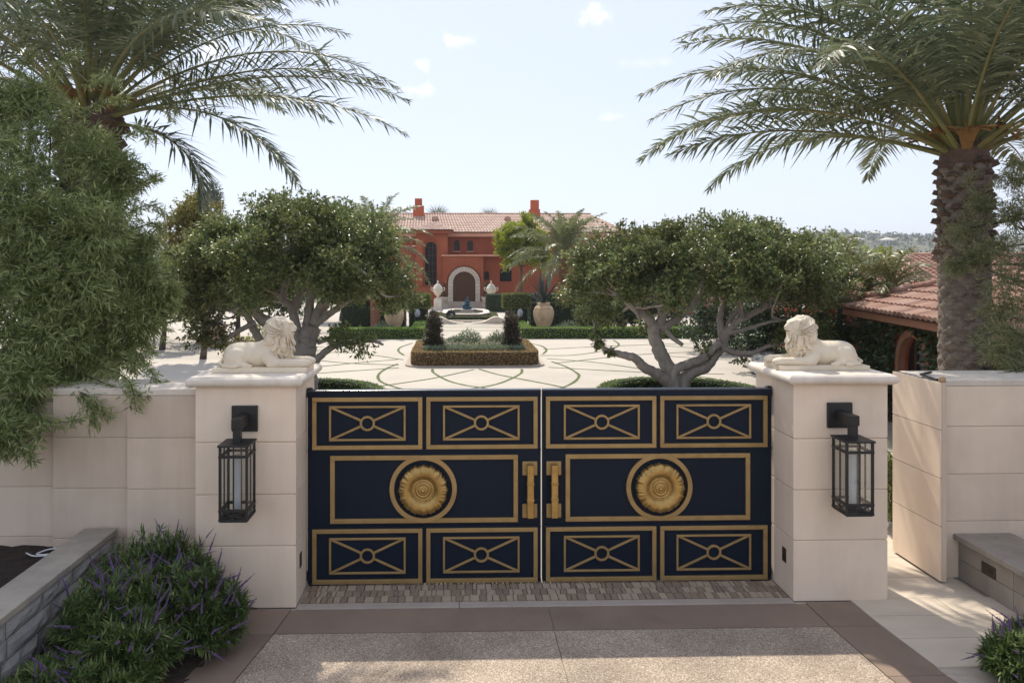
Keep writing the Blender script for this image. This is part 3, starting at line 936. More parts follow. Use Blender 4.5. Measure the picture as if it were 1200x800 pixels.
# ================================================================== WALL LANTERNS
def lantern(xc, label):
    t = thing('wall_lantern', label, 'lantern', (xc, YP0, 0), 0, 'black iron lanterns on the pillars')
    MB().box(-.13, .13, -.03, -.001, 1.79, 2.05).build('back_plate', 'blackiron', t, bevel=.006)
    a = MB().box(-.05, .05, -.30, -.029, 1.87, 1.97)
    a.box(-.036, .036, -.298, -.226, 1.735, 1.869)
    a.build('arm', 'blackiron', t, bevel=.004)
    w, y0 = .127, -.262
    zb, zt = 1.016, 1.735
    f = MB(); b = .011
    for sx in (-1, 1):
        for sy in (-1, 1):
            f.box(sx * w - b, sx * w + b, y0 + sy * w - b, y0 + sy * w + b, zb, zt - .012)
    fr = f.build('frame', 'blackiron', t)
    for z, hgt in ((zb + .008, .009), (zb + .10, .011), (zt - .105, .011)):
        r = MB(); q = w + .0135; bb = .0138
        r.box(-q, q, y0 - w - bb, y0 - w + bb, z - hgt, z + hgt); r.box(-q, q, y0 + w - bb, y0 + w + bb, z - hgt, z + hgt)
        r.box(-w - bb, -w + bb, y0 - w + bb, y0 + w - bb, z - hgt, z + hgt); r.box(w - bb, w + bb, y0 - w + bb, y0 + w - bb, z - hgt, z + hgt)
        r.build('band', 'blackiron', t)
    for sx, sy in ((-1, 0), (1, 0), (0, -1), (0, 1)):
        c = .0035
        MB().box(sx * w - .006, sx * w + .006, y0 + sy * w - .006, y0 + sy * w + .006, zb + .004, zt - .0125).build('glazing_bar', 'blackiron', t)
        ex, ey = (c, w - b) if sx else (w - b, c)
        MB().box(sx * (w) - ex if sx else -ex, sx * (w) + ex if sx else ex, y0 + sy * w - ey if sy else y0 - ey, y0 + sy * w + ey if sy else y0 + ey, zb + .02, zt - .02).build('pane', 'lanternglass', t)
        if not sx and sy < 0 or sx:
            p0, p1 = zb + .018, zb + .09
            for s in (-1, 1):
                if sx: A, B = (sx * w, y0 - s * (w - .01), p0), (sx * w, y0 + s * (w - .01), p1)
                else: A, B = (-s * (w - .01), y0 - w, p0), (s * (w - .01), y0 - w, p1)
                MB().bar(A, B, .010, .010).build('cross_bar', 'blackiron', t)
    roof = MB().box(-w - .022, w + .022, y0 - w - .022, y0 + w + .022, zt - .0118, zt + .008)
    roof.build('top_plate', 'blackiron', t, bevel=.003)
    MB().box(-w - .003, w + .003, y0 - w - .003, y0 + w + .003, zb - .012, zb - .0015).build('bottom_plate', 'blackiron', t)
    MB().lathe([(.0, 0), (.034, 0), (.034, .54), (.0, .54)], 20, (0, y0, zb + .06)).build('frosted_tube', 'frost', t, smooth=False)
    return t


lantern((LP[0] + LP[1]) / 2 - .005, 'black iron box lantern hung on the left gate pillar')
lantern((RP[0] + RP[1]) / 2 - .02, 'black iron box lantern hung on the right gate pillar')

# ================================================================== LIONS
def sd_ell(P, c, r, rot=0.0):
    Q = P - np.array(c, dtype=np.float32)
    if rot:                                     # rotation about y (in the xz plane)
        x = Q[..., 0] * math.cos(rot) + Q[..., 2] * math.sin(rot); z = -Q[..., 0] * math.sin(rot) + Q[..., 2] * math.cos(rot)
        Q = np.stack([x, Q[..., 1], z], -1)
    r = np.array(r, dtype=np.float32)
    k0 = np.linalg.norm(Q / r, axis=-1); k1 = np.linalg.norm(Q / (r * r), axis=-1)
    return k0 * (k0 - 1) / np.maximum(k1, 1e-6)


def sd_cap(P, a, b, ra, rb):
    a = np.array(a, np.float32); b = np.array(b, np.float32)
    ba = b - a
    h = np.clip(((P - a) @ ba) / (ba @ ba), 0, 1)
    return np.linalg.norm(P - a - h[..., None] * ba, axis=-1) - (ra + (rb - ra) * h)


def smin(a, b, k):
    h = np.clip(.5 + .5 * (b - a) / k, 0, 1)
    return b + (a - b) * h - k * h * (1 - h)


def lion_mesh():
    h = .0052
    org = np.array([-.03, -.24, .02])
    nx, ny, nz = int(1.12 / h), int(.48 / h), int(.62 / h)
    G = np.stack(np.meshgrid(*[np.arange(n) * h + o for n, o in zip((nx, ny, nz), org)], indexing='ij'), -1).astype(np.float32)
    X, Y, Z = G[..., 0], G[..., 1], G[..., 2]
    A = np.abs(Y); GM = np.stack([X, A, Z], -1)                  # mirrored half
    d = sd_ell(G, (.35, 0, .158), (.285, .140, .143))             # barrel
    d = smin(d, sd_ell(G, (.205, 0, .175), (.135, .140, .112)), .05)     # rump
    d = smin(d, sd_ell(G, (.56, 0, .20), (.15, .128, .15)), .05)        # shoulders
    d = smin(d, sd_ell(GM, (.215, .125, .135), (.122, .056, .108), .35), .018)     # thighs
    d = smin(d, sd_cap(GM, (.265, .15, .085), (.345, .165, .068), .042, .030), .022)  # hind foot
    d = smin(d, sd_cap(GM, (.33, .165, .062), (.385, .165, .058), .028, .024), .012)
    d = smin(d, sd_cap(GM, (.13, .13, .075), (.27, .15, .068), .036, .034), .02)
    # forelegs stretched out on the base
    d = smin(d, sd_cap(GM, (.56, .115, .145), (.64, .135, .09), .070, .058), .03)
    d = smin(d, sd_cap(GM, (.60, .13, .085), (.92, .118, .085), .056, .046), .02)
    d = smin(d, sd_ell(GM, (.945, .113, .083), (.074, .056, .046)), .02)
    for k, yy in enumerate((.080, .102, .124, .146)):            # toes
        d = smin(d, sd_cap(GM, (.955, yy, .085), (1.000 - .008 * abs(k - 1.5), yy, .072), .0165, .015), .006)
    # tail lying along the flank
    for a, b, ra, rb in (((.085, -.03, .13), (.045, -.10, .085), .026, .020), ((.045, -.10, .085), (.11, -.175, .068), .020, .018),
                         ((.11, -.175, .068), (.20, -.20, .064), .018, .017), ((.20, -.20, .064), (.25, -.205, .066), .024, .018)):
        d = smin(d, sd_cap(G, a, b, ra, rb), .012)
    # --- mane: big cape round neck and chest, cut into wavy locks
    mane = sd_ell(G, (.645, 0, .315), (.150, .150, .215), -.10)
    mane = smin(mane, sd_ell(G, (.625, 0, .445), (.120, .125, .125), -.2), .05)
    mane = smin(mane, sd_ell(G, (.715, 0, .215), (.085, .112, .120)), .04)
    hx, hz = X - .725, Z - .43
    ang = np.arctan2(np.sqrt(Y * Y + .0004) * np.sign(Y + 1e-9) * 1.0, np.hypot(hx, hz) * 0 + 1e-6)  # unused axis helper
    rad = np.sqrt(hx * hx + Y * Y + hz * hz)
    th = np.arctan2(hz, -hx + .02)                               # sweep round the face in profile
    ph = np.arctan2(A, .05 + np.abs(hx))
    wav = 17.0 * th + 6.0 * ph + 2.6 * np.sin(21 * rad + 2.0 * np.sin(3 * th + 5 * A * 6)) + 1.4 * np.sin(33 * Z + 17 * X)
    locks = np.sin(wav) * .55 + np.sin(wav * 1.9 + 26 * rad + 3) * .3
    curl = np.sin(78 * Z + 3.5 * np.sin(wav) + 40 * X) * .40
    amp = np.clip((rad - .075) / .07, 0, 1)
    mane = mane - (locks + curl * 1.1) * .021 * amp
    d = smin(d, mane, .018)
    # --- head
    hd = sd_ell(G, (.715, 0, .470), (.085, .078, .082))
    hd = smin(hd, sd_ell(G, (.770, 0, .432), (.058, .054, .050), .1), .025)       # muzzle
    hd = smin(hd, sd_ell(G, (.765, 0, .395), (.045, .040, .030)), .02)            # chin
    hd = smin(hd, sd_cap(G, (.755, 0, .510), (.815, 0, .452), .026, .022), .014)  # bridge of the nose
    hd = smin(hd, sd_ell(G, (.818, 0, .447), (.016, .026, .015)), .008)           # nose
    hd = smin(hd, sd_ell(GM, (.765, .040, .510), (.030, .022, .014), -.3), .014)  # brows
    hd = smin(hd, sd_ell(GM, (.800, .024, .424), (.024, .024, .022)), .01)        # lips
    hd = smin(hd, sd_ell(GM, (.735, .058, .455), (.035, .030, .035)), .02)        # cheeks
    hd = np.maximum(hd, -sd_ell(GM, (.792, .043, .487), (.018, .014, .010)))      # eye sockets
    hd = smin(hd, sd_ell(GM, (.782, .040, .486), (.011, .011, .008)), .003)
    hd = np.maximum(hd, -sd_ell(G, (.815, 0, .409), (.040, .050, .0055), .12))    # mouth line
    tuft = sd_ell(G, (.665, 0, .525), (.080, .085, .055), -.25)
    tuft = tuft - .013 * np.sin(55 * A + 30 * X) * np.cos(38 * X - 26 * Z)
    d = smin(d, tuft, .012)
    d = smin(d, hd, .010)
    d = smin(d, sd_ell(GM, (.675, .098, .520), (.026, .018, .030)), .010)         # ears
    # flank folds
    d = d + .003 * np.exp(-((X - .33 - .25 * (Z - .18)) / .012) ** 2) * (A > .05)
    d = np.maximum(d, .045 - Z)
    V, Q = surface_nets(d, org, h)
    me = np_mesh('lion', V, Q, 4)
    return me


lion_me = lion_mesh()
lion_me.materials.append(MATS['lionstone'])


def lion(loc, mirror, label):
    t = thing('lion_statue', label, 'statue', loc, 0, 'stone lions on the gate pillars')
    s = -1 if mirror else 1
    me = lion_me
    o = mesh_obj('lion_body', me, None, t, smooth=True)
    o.scale = (s, 1, 1)
    MB().box(0, s * .985, -.205, .19, 0, .05).build('plinth', 'lionstone', t, bevel=.006)
    return t


p = at(248.5, 436, 7.66)
lion((p.x, 7.86, 2.3375), False, 'cream stone lion lying on the left pillar, facing right')
p = at(1019.5, 436, 7.66)
lion((p.x, 7.86, 2.3375), True, 'cream stone lion lying on the right pillar, facing left')

# ================================================================== PLANTER WALL, LOW WALL, BEDS
pw = thing('planter_wall', 'low rough grey block wall with smooth cap, left of the purple flowers', 'wall')
XA, XB = -3.84, -3.50
def rough_block(x0, x1, y0, y1, z0, z1, face):
    """stone with a split face towards +x (face=1) or -x"""
    n, m = 7, 4
    mb = MB(); vs = []
    for j in range(m):
        for i in range(n):
            u, v = i / (n - 1), j / (m - 1)
            edge = min(u, 1 - u) * (y1 - y0) < .012 or min(v, 1 - v) < .01
            off = 0 if edge else random.uniform(.006, .034)
            xx = (x1 + off) if face > 0 else (x0 - off)
            vs.append((xx, y0 + (y1 - y0) * u, z0 + (z1 - z0) * v))
    fs = [(j * n + i, j * n + i + 1, (j + 1) * n + i + 1, (j + 1) * n + i) for j in range(m - 1) for i in range(n - 1)]
    xb = x0 if face > 0 else x1
    k = len(vs)
    vs += [(xb, y0, z0), (xb, y1, z0), (xb, y1, z1), (xb, y0, z1)]
    T = [i for i in range(n)]
    fs += [tuple([k, k + 1] + [n - 1 - i for i in range(n)]), tuple([k + 2, k + 3] + [(m - 1) * n + i for i in range(n)])]
    fs += [tuple([k + 3, k] + [j * n for j in range(m)]), tuple([k + 1, k + 2] + [(m - 1 - j) * n + n - 1 for j in range(m)]), (k + 3, k + 2, k + 1, k)]
    return mb.add(vs, fs)


zc = [-.02, .175, .36, .53, .69]
for j in range(4):
    y = 7.585 - (.25 if j % 2 else 0)
    first = True
    while y > 2.4:
        L = random.uniform(.42, .62)
        y1 = 7.585 if first else y
        first = False
        rough_block(XA + .02, XB - .035, max(y - L, 2.4) + .006, y1 - .006, zc[j] + .005, zc[j + 1] - .005, 1).build('stone_block', 'splitstone', pw)
        y -= L
MB().box(XA + .03, XB - .05, 2.42, 7.58, 0, .685).build('core', 'soil', pw)
yy = [7.592, 6.55, 5.5, 4.4, 3.3, 2.35]
for a, b in zip(yy[:-1], yy[1:]):
    MB().box(XA, XB, b + .002, a - .002, .692, .752).build('cap_stone', 'greycap', pw, bevel=.007)

lw = thing('low_wall', 'low pale stone wall with smooth cap, in front of the right boundary wall', 'wall')
for y1, y0 in ((7.895, 7.1), (7.094, 6.1), (6.094, 5.0)):
    for z0, z1 in ((0, .215), (.219, .43)):
        MB().box(5.56, 6.10, y0, y1, z0, z1).build('stone_block', 'greycap', lw, bevel=.006)
for y1, y0 in ((7.896, 6.9), (6.896, 5.8), (5.796, 4.98)):
    MB().box(5.50, 6.16, y0, y1, .432, .495).build('cap_stone', 'greycap', lw, bevel=.012, seg=3)
sl = MB().box(5.552, 5.561, 7.33, 7.53, .22, .34).build('step_light', 'bronze_box', lw, bevel=.002)
MB().box(5.548, 5.5518, 7.37, 7.41, .26, .30).build('lens', 'blackiron', sl)

# raised soil bed behind the planter wall
def bumpy(name, x0, x1, y0, y1, zf, mat, nx=40, ny=60, amp=.02):
    xs = np.linspace(x0, x1, nx); ys = np.linspace(y0, y1, ny)
    V = [(x, y, zf(x, y) + random.uniform(-amp, amp)) for y in ys for x in xs]
    F = [(j * nx + i, j * nx + i + 1, (j + 1) * nx + i + 1, (j + 1) * nx + i) for j in range(ny - 1) for i in range(nx - 1)]
    o = MB().add(V, F).build(name, mat, None, smooth=True)
    o['kind'] = 'structure'
    return o


bumpy('soil_bed', -8.5, XA + .04, 2.4, 7.83, lambda x, y: .51 + .02 * math.sin(3 * x + 2 * y), 'soil')
def bed_edge(y):
    for a, b in zip(L_OUT[:-1], L_OUT[1:]):
        if b[1] <= y <= a[1]:
            return b[0] + (a[0] - b[0]) * (y - b[1]) / (a[1] - b[1])
    return -2.1
o = bumpy('flower_bed', XB - .04, -1.9, 3.2, 7.60, lambda x, y: max(-.03, min(.17, (bed_edge(min(y, 7.35)) - .02 - x) * .22 + .01)), 'mulch', 40, 70, .012)
bumpy('flower_bed', 4.5, 5.58, 4.0, 6.13, lambda x, y: max(-.05, min(.10, (x - redge(min(y, 7.3)) - .03) * .25)) if y < 6.10 else -.04, 'mulch', 30, 40, .012)
# white cable coil lying on the soil
mb = MB()
c = at(58, 640, 7.42)
cp = [(-.26, .05), (-.12, -.06), (.05, -.08), (.2, -.02), (.16, .07), (-.02, .09), (-.14, .03), (-.06, -.03), (.10, -.035), (.24, .04), (.33, -.03)]
mb.tube(catmull([(c.x + x, 7.42 + y, .552 + .012 * (k % 3)) for k, (x, y) in enumerate(cp)], 6), .007, 6)
tag(mb.build('cable', 'cablewhite', None, smooth=True), 'loose coil of white cable lying on dark soil behind the planter wall', 'cable')
# ================================================================== PLANT BUILDERS
def lobes_in(c, r, n, lo=.35, flat=-.35, rng=RNG):
    """lobe centres spread through an ellipsoid, more of them near its surface"""
    out = []
    while len(out) < n:
        d = rng.normal(size=3); d /= np.linalg.norm(d)
        if d[2] < flat: continue
        u = rng.uniform(lo ** 3, 1) ** (1 / 3.)
        out.append(np.array(c) + d * u * np.array(r))
    return np.array(out)


def crown_leaves(name, lobes, lr, n, L, W, mat, parent, per=9, cl=.16, droop=.25, zflat=.75, out=.8, origin=None, fold=.25, rng=RNG, face_up=.6, twig_mat=None):
    """leaf clusters spread through lobes; every cluster holds per leaves round one twig tip"""
    m = n // per
    li = rng.integers(0, len(lobes), m)
    lr_ = (lr if np.ndim(lr) else np.full(len(lobes), lr))[li]
    d = rdir(m, rng); u = rng.random(m) ** (1 / 2.4)
    tips = lobes[li] + d * (u * lr_)[:, None] * np.array([1, 1, zflat])
    tdir = unit(d + .4 * rdir(m, rng) + np.array([0, 0, .15]))
    P = np.repeat(tips, per, 0); TD = np.repeat(tdir, per, 0)
    k = len(P)
    s = rng.uniform(-1, .6, k)[:, None]
    P = P + TD * s * cl + rdir(k, rng) * cl * .30
    D = unit(TD * out + rdir(k, rng) * .8 + np.array([0, 0, -droop]))
    N = unit(rdir(k, rng) * (1 - face_up) + np.array([0, 0, face_up]))
    me = leaf_mesh(name, P, D, N, L * rng.uniform(.65, 1.3, k), W * rng.uniform(.7, 1.25, k), fold)
    return mesh_obj(name, me, mat, parent), tips, tdir


def branch_tubes(mb, nodes, targets, r0=.03, r1=.008, bend=.15, n=5, rng=RNG, seg=5):
    nodes = np.array(nodes)
    for t in targets:
        dd = np.linalg.norm(nodes - t, axis=1) + .25 * np.maximum(0, nodes[:, 2] - t[2])
        a = nodes[rng.choice(np.argsort(dd)[: min(4, len(nodes))])]
        mid = (a + t) / 2 + rng.normal(size=3) * bend * np.linalg.norm(t - a)
        mid[2] -= .05 * np.linalg.norm(t - a)
        pts = catmull([a, mid, t], seg)
        mb.tube(pts, list(np.linspace(r0, r1, len(pts))), n, cap=False)


def limb(mb, pts, r0, r1, per=6, n=10, gnarl=.12, rng=RNG):
    P = catmull(pts, per)
    rs = np.linspace(r0, r1, len(P)) * (1 + gnarl * rng.normal(size=len(P)) * .6)
    for i in range(1, len(P) - 1):
        P[i] = P[i] + rng.normal(size=3) * r0 * gnarl * .5
    mb.tube(P, list(rs), n, wob=.05)
    return P


def hedge(name, pts, z0, z1, n, L, W, leafmat, label, cat='hedge', core='hedgecore', group=None, parent=None, bev=.06, out=.5):
    """clipped hedge: prism core skinned with leaves"""
    t = thing(name, label, cat, (0, 0, 0), 0, group) if parent is None else parent
    mb = MB().prism(pts, z0, z1)
    c = mb.build('core', core, t, bevel=bev, seg=3)
    leaf_skin('foliage', c, n, L, W, leafmat, t, out=out, depth=.03)
    return t


def ringpts(cx, cy, r, n=40, a0=0, a1=2 * math.pi):
    return [(cx + r * math.cos(a), cy + r * math.sin(a)) for a in np.linspace(a0, a1, n, endpoint=(a1 - a0 < 6.28))]


def rrect(x0, x1, y0, y1, r, n=6):
    pts = []
    for cx, cy, a in ((x1 - r, y0 + r, -math.pi / 2), (x1 - r, y1 - r, 0), (x0 + r, y1 - r, math.pi / 2), (x0 + r, y0 + r, math.pi)):
        pts += [(cx + r * math.cos(a + k * math.pi / 2 / n), cy + r * math.sin(a + k * math.pi / 2 / n)) for k in range(n + 1)]
    return pts


# ------------------------------------------------------------------ palms
def frond_mesh(L, elev, sag, nleaf, ll, lw, petiole=.22, vee=.55, rng=RNG, tipdroop=.5, dry=False):
    """feather frond in the xz plane: starts at the origin, rises at elev, sags; returns (rachis MB, leaf arrays)"""
    n = 22
    th = elev; p = np.zeros(3); pts = [p.copy()]; tang = []
    ds = L / n
    for i in range(n):
        u = (i + 1) / n
        th = elev - sag * (u ** 1.6)
        d = np.array([math.cos(th), 0, math.sin(th)])
        p = p + d * ds; pts.append(p.copy()); tang.append(d)
    tang.append(tang[-1])
    tw = rng.normal() * .06
    for i, q in enumerate(pts): q[1] += tw * (i / n) ** 2 * L
    pts = np.array(pts); tang = np.array(tang)
    us = np.linspace(petiole, .995, nleaf)
    P, D, N, LL, WW = [], [], [], [], []
    for u in us:
        f = u * n; i = min(int(f), n - 1); w = f - i
        q = pts[i] * (1 - w) + pts[i + 1] * w; t = tang[i]
        up = np.array([-t[2], 0, t[0]])
        s = (u - petiole) / (1 - petiole)
        ln = ll * (.45 + .75 * math.sin(math.pi * min(1, .18 + .75 * s)) ) * (1 - .55 * s ** 3)
        for sd in (-1, 1):
            fwd = .55 + .75 * s
            v = vee * (1 - .3 * s) + rng.normal() * .42
            dd = t * (fwd + rng.normal() * .10) + np.array([0, sd, 0]) * (1.0 + rng.normal() * .08) + up * v
            dd = dd / np.linalg.norm(dd)
            dd[2] -= .10 + .30 * rng.random()
            P.append(q + up * rng.normal() * .008); D.append(dd); N.append(up + rng.normal(size=3) * .25); LL.append(ln * rng.uniform(.85, 1.12)); WW.append(lw)
    return pts, np.array(P), np.array(D), np.array(N), np.array(LL), np.array(WW)


def blade_mesh(name, P, D, N, L, W, bendz=.18):
    """long narrow leaflet: two segments, drooping at the tip"""
    n = len(P)
    D = unit(D); S = unit(np.cross(D, N)); U = unit(np.cross(S, D))
    L = L[:, None]; W = W[:, None]
    mid = P + D * L * .5
    tip = P + D * L * .97 + np.array([0, 0, -1]) * L * bendz
    V = np.empty((n, 5, 3))
    V[:, 0] = P; V[:, 1] = P + D * L * .38 + S * W * .5; V[:, 2] = P + D * L * .38 - S * W * .5 + U * W * .12
    V[:, 3] = tip; V[:, 4] = mid
    V = V[:, :4]
    i = np.arange(n)[:, None] * 4
    F = np.concatenate([np.concatenate([i, i + 1, i + 2], 1), np.concatenate([i + 1, i + 3, i + 2], 1)])
    return np_mesh(name, V.reshape(-1, 3), F, 3)


def feather_palm(label, base, ztop, r0, r1, nf, L, leafmat, group=None, ll=.58, lw=.040, nleaf=104, boots=70, trunk='palmtrunk', boot='palmboot', elevs=(.32, 1.47), dry=0, roll=.22, az0=0.0, fruits=5, rng=RNG, azs=None, hero=()):
    t = thing('palm_tree', label, 'palm tree', base, 0, group)
    H = ztop - base[2]
    mb = MB()
    nr, ns = int(40 * H), 56
    vs = []
    for i in range(nr + 1):
        u = i / nr; z = u * H
        for k in range(ns):
            th = 2 * math.pi * k / ns
            c1 = (th * 8 / (2 * math.pi) + z * 4.4) % 1.0; c2 = (th * 8 / (2 * math.pi) - z * 4.4) % 1.0
            dia = min(c1, 1 - c1, c2, 1 - c2)              # diamond leaf scars
            r = (r0 + (r1 - r0) * u) * (1 + .14 * min(1, dia * 6) - .09 + .02 * math.sin(z * 31 + 2 * math.sin(3 * th))) + random.uniform(-.009, .009)
            vs.append((r * math.cos(th), r * math.sin(th), z))
    mb.add(vs, [(i * ns + k, i * ns + (k + 1) % ns, (i + 1) * ns + (k + 1) % ns, (i + 1) * ns + k) for i in range(nr) for k in range(ns)])
    tr = mb.build('trunk', trunk, t, smooth=True, fix=False)
    # old leaf bases in spirals under the crown
    bm_ = MB().add([(0, -.11, -.06), (0, .11, -.06), (.02, -.13, .06), (.02, .13, .06), (.13, -.075, .10), (.13, .075, .10), (.10, -.05, .17), (.10, .05, .17), (-.05, -.10, .15), (-.05, .10, .15)],
                   [(0, 1, 3, 2), (2, 3, 5, 4), (4, 5, 7, 6), (6, 7, 9, 8), (0, 2, 8), (2, 4, 6, 8), (1, 9, 3), (3, 9, 7, 5), (0, 8, 9, 1)]).mesh('leaf_base')
    bm_.materials.append(MATS[boot])
    for k in range(boots):
        a = k * 2.39996; z = H - .02 - (k / max(1, boots)) ** 1.0 * min(1.5, H * .4)
        o = bpy.data.objects.new('leaf_base', bm_)
        rr = r1 - .03
        o.location = (rr * math.cos(a), rr * math.sin(a), z)
        o.rotation_euler = (0, random.uniform(-.25, .1), a)
        s = random.uniform(.8, 1.15) * r1 / .36
        o.scale = (s, s, s)
        link(o, t)
    MB().lathe([(r1 * .98, H - .06), (r1 * 1.0, H + .06), (r1 * .92, H + .22), (r1 * .65, H + .40), (r1 * .3, H + .55), (.02, H + .62)], 24).build('crown_base', boot, t, smooth=True)
    ga = 2.39996
    specs = []
    for k in range(nf):
        u = (k + .5) / nf
        e = elevs[0] + (elevs[1] - elevs[0]) * u ** .85 + rng.normal() * .06
        a = az0 + k * ga + rng.normal() * .12
        specs.append((a, e, L * rng.uniform(.88, 1.08) * (1 - .18 * u), (1.02 + .18 * u) * rng.uniform(.8, 1.2), k < dry))
    specs += [(a, e, l, s, False) for a, e, l, s in hero]
    for a, e, l, sag, isdry in specs:
        pts, P, D, N, LL, WW = frond_mesh(l, e, sag, nleaf, ll, lw, rng=rng)
        me = blade_mesh('leaflets', P, D, N, LL, WW)
        tilt = e / 1.5
        rb = r1 * .55
        loc = (rb * math.cos(a) * (1 - tilt * .5), rb * math.sin(a) * (1 - tilt * .5), H + .05 + .35 * tilt)
        stem = MB().tube(pts, list(np.interp(np.linspace(0, 1, len(pts)), [0, .05, .2, 1], [.055, .042, .024, .005])), 6)
        f = stem.build('frond', 'petiole' if not isdry else 'palmboot', t, loc)
        f.rotation_euler = (rng.normal() * roll, 0, a)
        mesh_obj('leaflets', me, 'leaf_palm_dry' if isdry else leafmat, f)
    for k in range(fruits):
        a = az0 + 1.1 * k + .4
        mb = MB()
        e0 = .55
        for q in range(16):
            aa = (q - 8) * .05; sp = rng.uniform(.5, .85)
            p0 = np.array([r1 * .8, aa * .1, H + .15]); p1 = p0 + np.array([.22, aa * .3, .30]); p2 = p1 + np.array([.16 * sp, aa * .9, .10 * sp - .06 + rng.normal() * .05])
            mb.tube(catmull([p0, p1, p2], 3), [.010] * 4 + [.016] * 3, 4, cap=False)
        fo = mb.build('fruit_stalk', 'fruitstalk', t)
        fo.rotation_euler = (0, 0, a)
    return t


# ================================================================== THE TWO BIG PALMS
pr = at(1130, 430, 10.6)
feather_palm('tall date palm right of the gate with thick scaly trunk', (pr.x, 10.6, 0), 4.95, .315, .33, 46, 4.75, 'leaf_palm', 'tall date palms behind the wall',
             az0=.5, hero=((3.10, .52, 4.9, 1.0), (2.75, .72, 5.0, 1.15), (3.45, .60, 5.0, 1.1), (3.0, .92, 4.8, 1.3), (3.25, .40, 4.7, .95), (2.9, .55, 4.9, 1.25)))
pl_ = at(106, 430, 12.6)
feather_palm('tall date palm left of the gate rising behind the willowy tree', (pl_.x, 12.6, 0), 5.85, .42, .46, 48, 5.4, 'leaf_palm', 'tall date palms behind the wall',
             az0=2.2, hero=((.05, .95, 5.6, 1.0), (-.25, .72, 5.4, .95), (.3, .45, 5.5, .85), (-.05, .25, 5.3, .75), (.15, .62, 5.5, 1.2), (-.4, .15, 4.3, 1.15), (-.1, -.05, 2.6, 1.6)))

# ================================================================== WILLOWY TREES IN FRONT OF / OVER THE WALL
def willowy(label, base, lobes, lr, n, L, W, mat, wisps, group=None, trunk_r=.11, top=None):
    t = thing('willowy_tree', label, 'tree', (0, 0, 0), 0, group)
    mb = MB()
    P = limb(mb, [base, (base[0] + .05, base[1] - .02, base[2] + 1.4), top], trunk_r, trunk_r * .45, 8)
    branch_tubes(mb, P[len(P) // 3:], lobes, .035, .006, .12)
    for w in wisps:
        pts = catmull(w, 6); mb.tube(pts, list(np.linspace(.010, .003, len(pts))), 4, cap=False)
    mb.build('trunk', 'darkbark', t, smooth=True)
    o, tips, td = crown_leaves('crown', lobes, lr, n, L, W, mat, t, per=12, cl=.11, droop=.35, zflat=.95, out=.7, face_up=.35)
    WP, WD = [], []
    for w in wisps:
        pts = np.array(catmull(w, 14))
        for i in range(len(pts) - 1):
            d = unit(pts[i + 1] - pts[i])
            for _ in range(7):
                WP.append(pts[i] + RNG.normal(size=3) * .025); WD.append(unit(d * .5 + RNG.normal(size=3) * .6 + np.array([0, 0, -.3])))
    if WP:
        k = len(WP)
        me = leaf_mesh('hanging_twigs', WP, np.array(WD), rdir(k), L * RNG.uniform(.7, 1.2, k), W * RNG.uniform(.8, 1.2, k))
        mesh_obj('hanging_twigs', me, mat, t)
    return t


Lc = []
for (px, py, Y, r) in ((10, 165, 8.8, .5), (60, 150, 8.9, .45), (110, 180, 8.9, .36), (-40, 200, 8.8, .6), (30, 225, 8.6, .55), (90, 235, 8.7, .5), (125, 245, 8.8, .36),
                       (0, 290, 8.4, .6), (60, 300, 8.4, .55), (110, 300, 8.6, .45), (145, 310, 8.8, .33), (175, 330, 8.9, .28), (-60, 320, 8.5, .7),
                       (20, 360, 8.3, .55), (80, 365, 8.3, .5), (130, 365, 8.6, .4), (170, 375, 8.8, .28), (0, 420, 8.1, .5), (55, 425, 8.1, .45), (105, 415, 8.4, .38),
                       (148, 410, 8.7, .28), (-30, 460, 7.9, .45), (20, 470, 7.7, .32), (60, 460, 8.0, .3), (5, 505, 7.3, .22), (30, 440, 7.6, .3),
                       (140, 205, 9.0, .25), (165, 290, 9.0, .22), (190, 350, 9.0, .2), (40, 115, 9.0, .28), (5, 125, 9.0, .3), (-30, 130, 9.1, .4), (0, 200, 8.2, .5), (-10, 250, 8.0, .5), (20, 320, 7.9, .5), (-20, 380, 7.8, .5), (40, 260, 8.1, .45), (90, 330, 8.1, .45), (110, 270, 8.2, .4), (60, 390, 7.9, .4)):
    q = at(px, py, Y); Lc.append((q.x, q.y, q.z, r))
Lc = np.array(Lc)
wisps = []
for (a, b, c, Y) in (((150, 230), (172, 212), (186, 206), 8.9), ((150, 250), (175, 240), (197, 252), 8.9), ((140, 200), (160, 190), (182, 212), 8.9), ((150, 270), (180, 262), (192, 272), 8.9),
                     ((60, 450), (100, 462), (130, 490), 7.5), ((100, 440), (140, 455), (176, 462), 7.6), ((120, 430), (150, 445), (160, 480), 7.5), ((20, 480), (60, 495), (95, 490), 7.3),
                     ((0, 490), (20, 515), (38, 540), 7.1), ((-10, 500), (15, 530), (45, 525), 7.1), ((80, 450), (105, 475), (112, 500), 7.4), ((40, 470), (50, 500), (30, 520), 7.2),
                     ((140, 420), (170, 430), (190, 452), 8.0), ((60, 100), (70, 75), (95, 60), 9.0), ((20, 100), (25, 80), (40, 62), 9.0), ((90, 140), (120, 120), (150, 115), 8.8),
                     ((100, 100), (122, 88), (140, 100), 8.8), ((150, 160), (165, 150), (178, 165), 8.8)):
    wisps.append([at(*a, Y + .5), at(*b, Y + .1), at(*c, Y)])
willowy('feathery green willow-leaved tree overhanging the wall at the left edge', (-5.15, 8.75, 0), Lc[:, :3], Lc[:, 3], 80000, .105, .0160, 'leaf_willow', wisps, top=(-5.0, 8.7, 4.6))
Rc = []
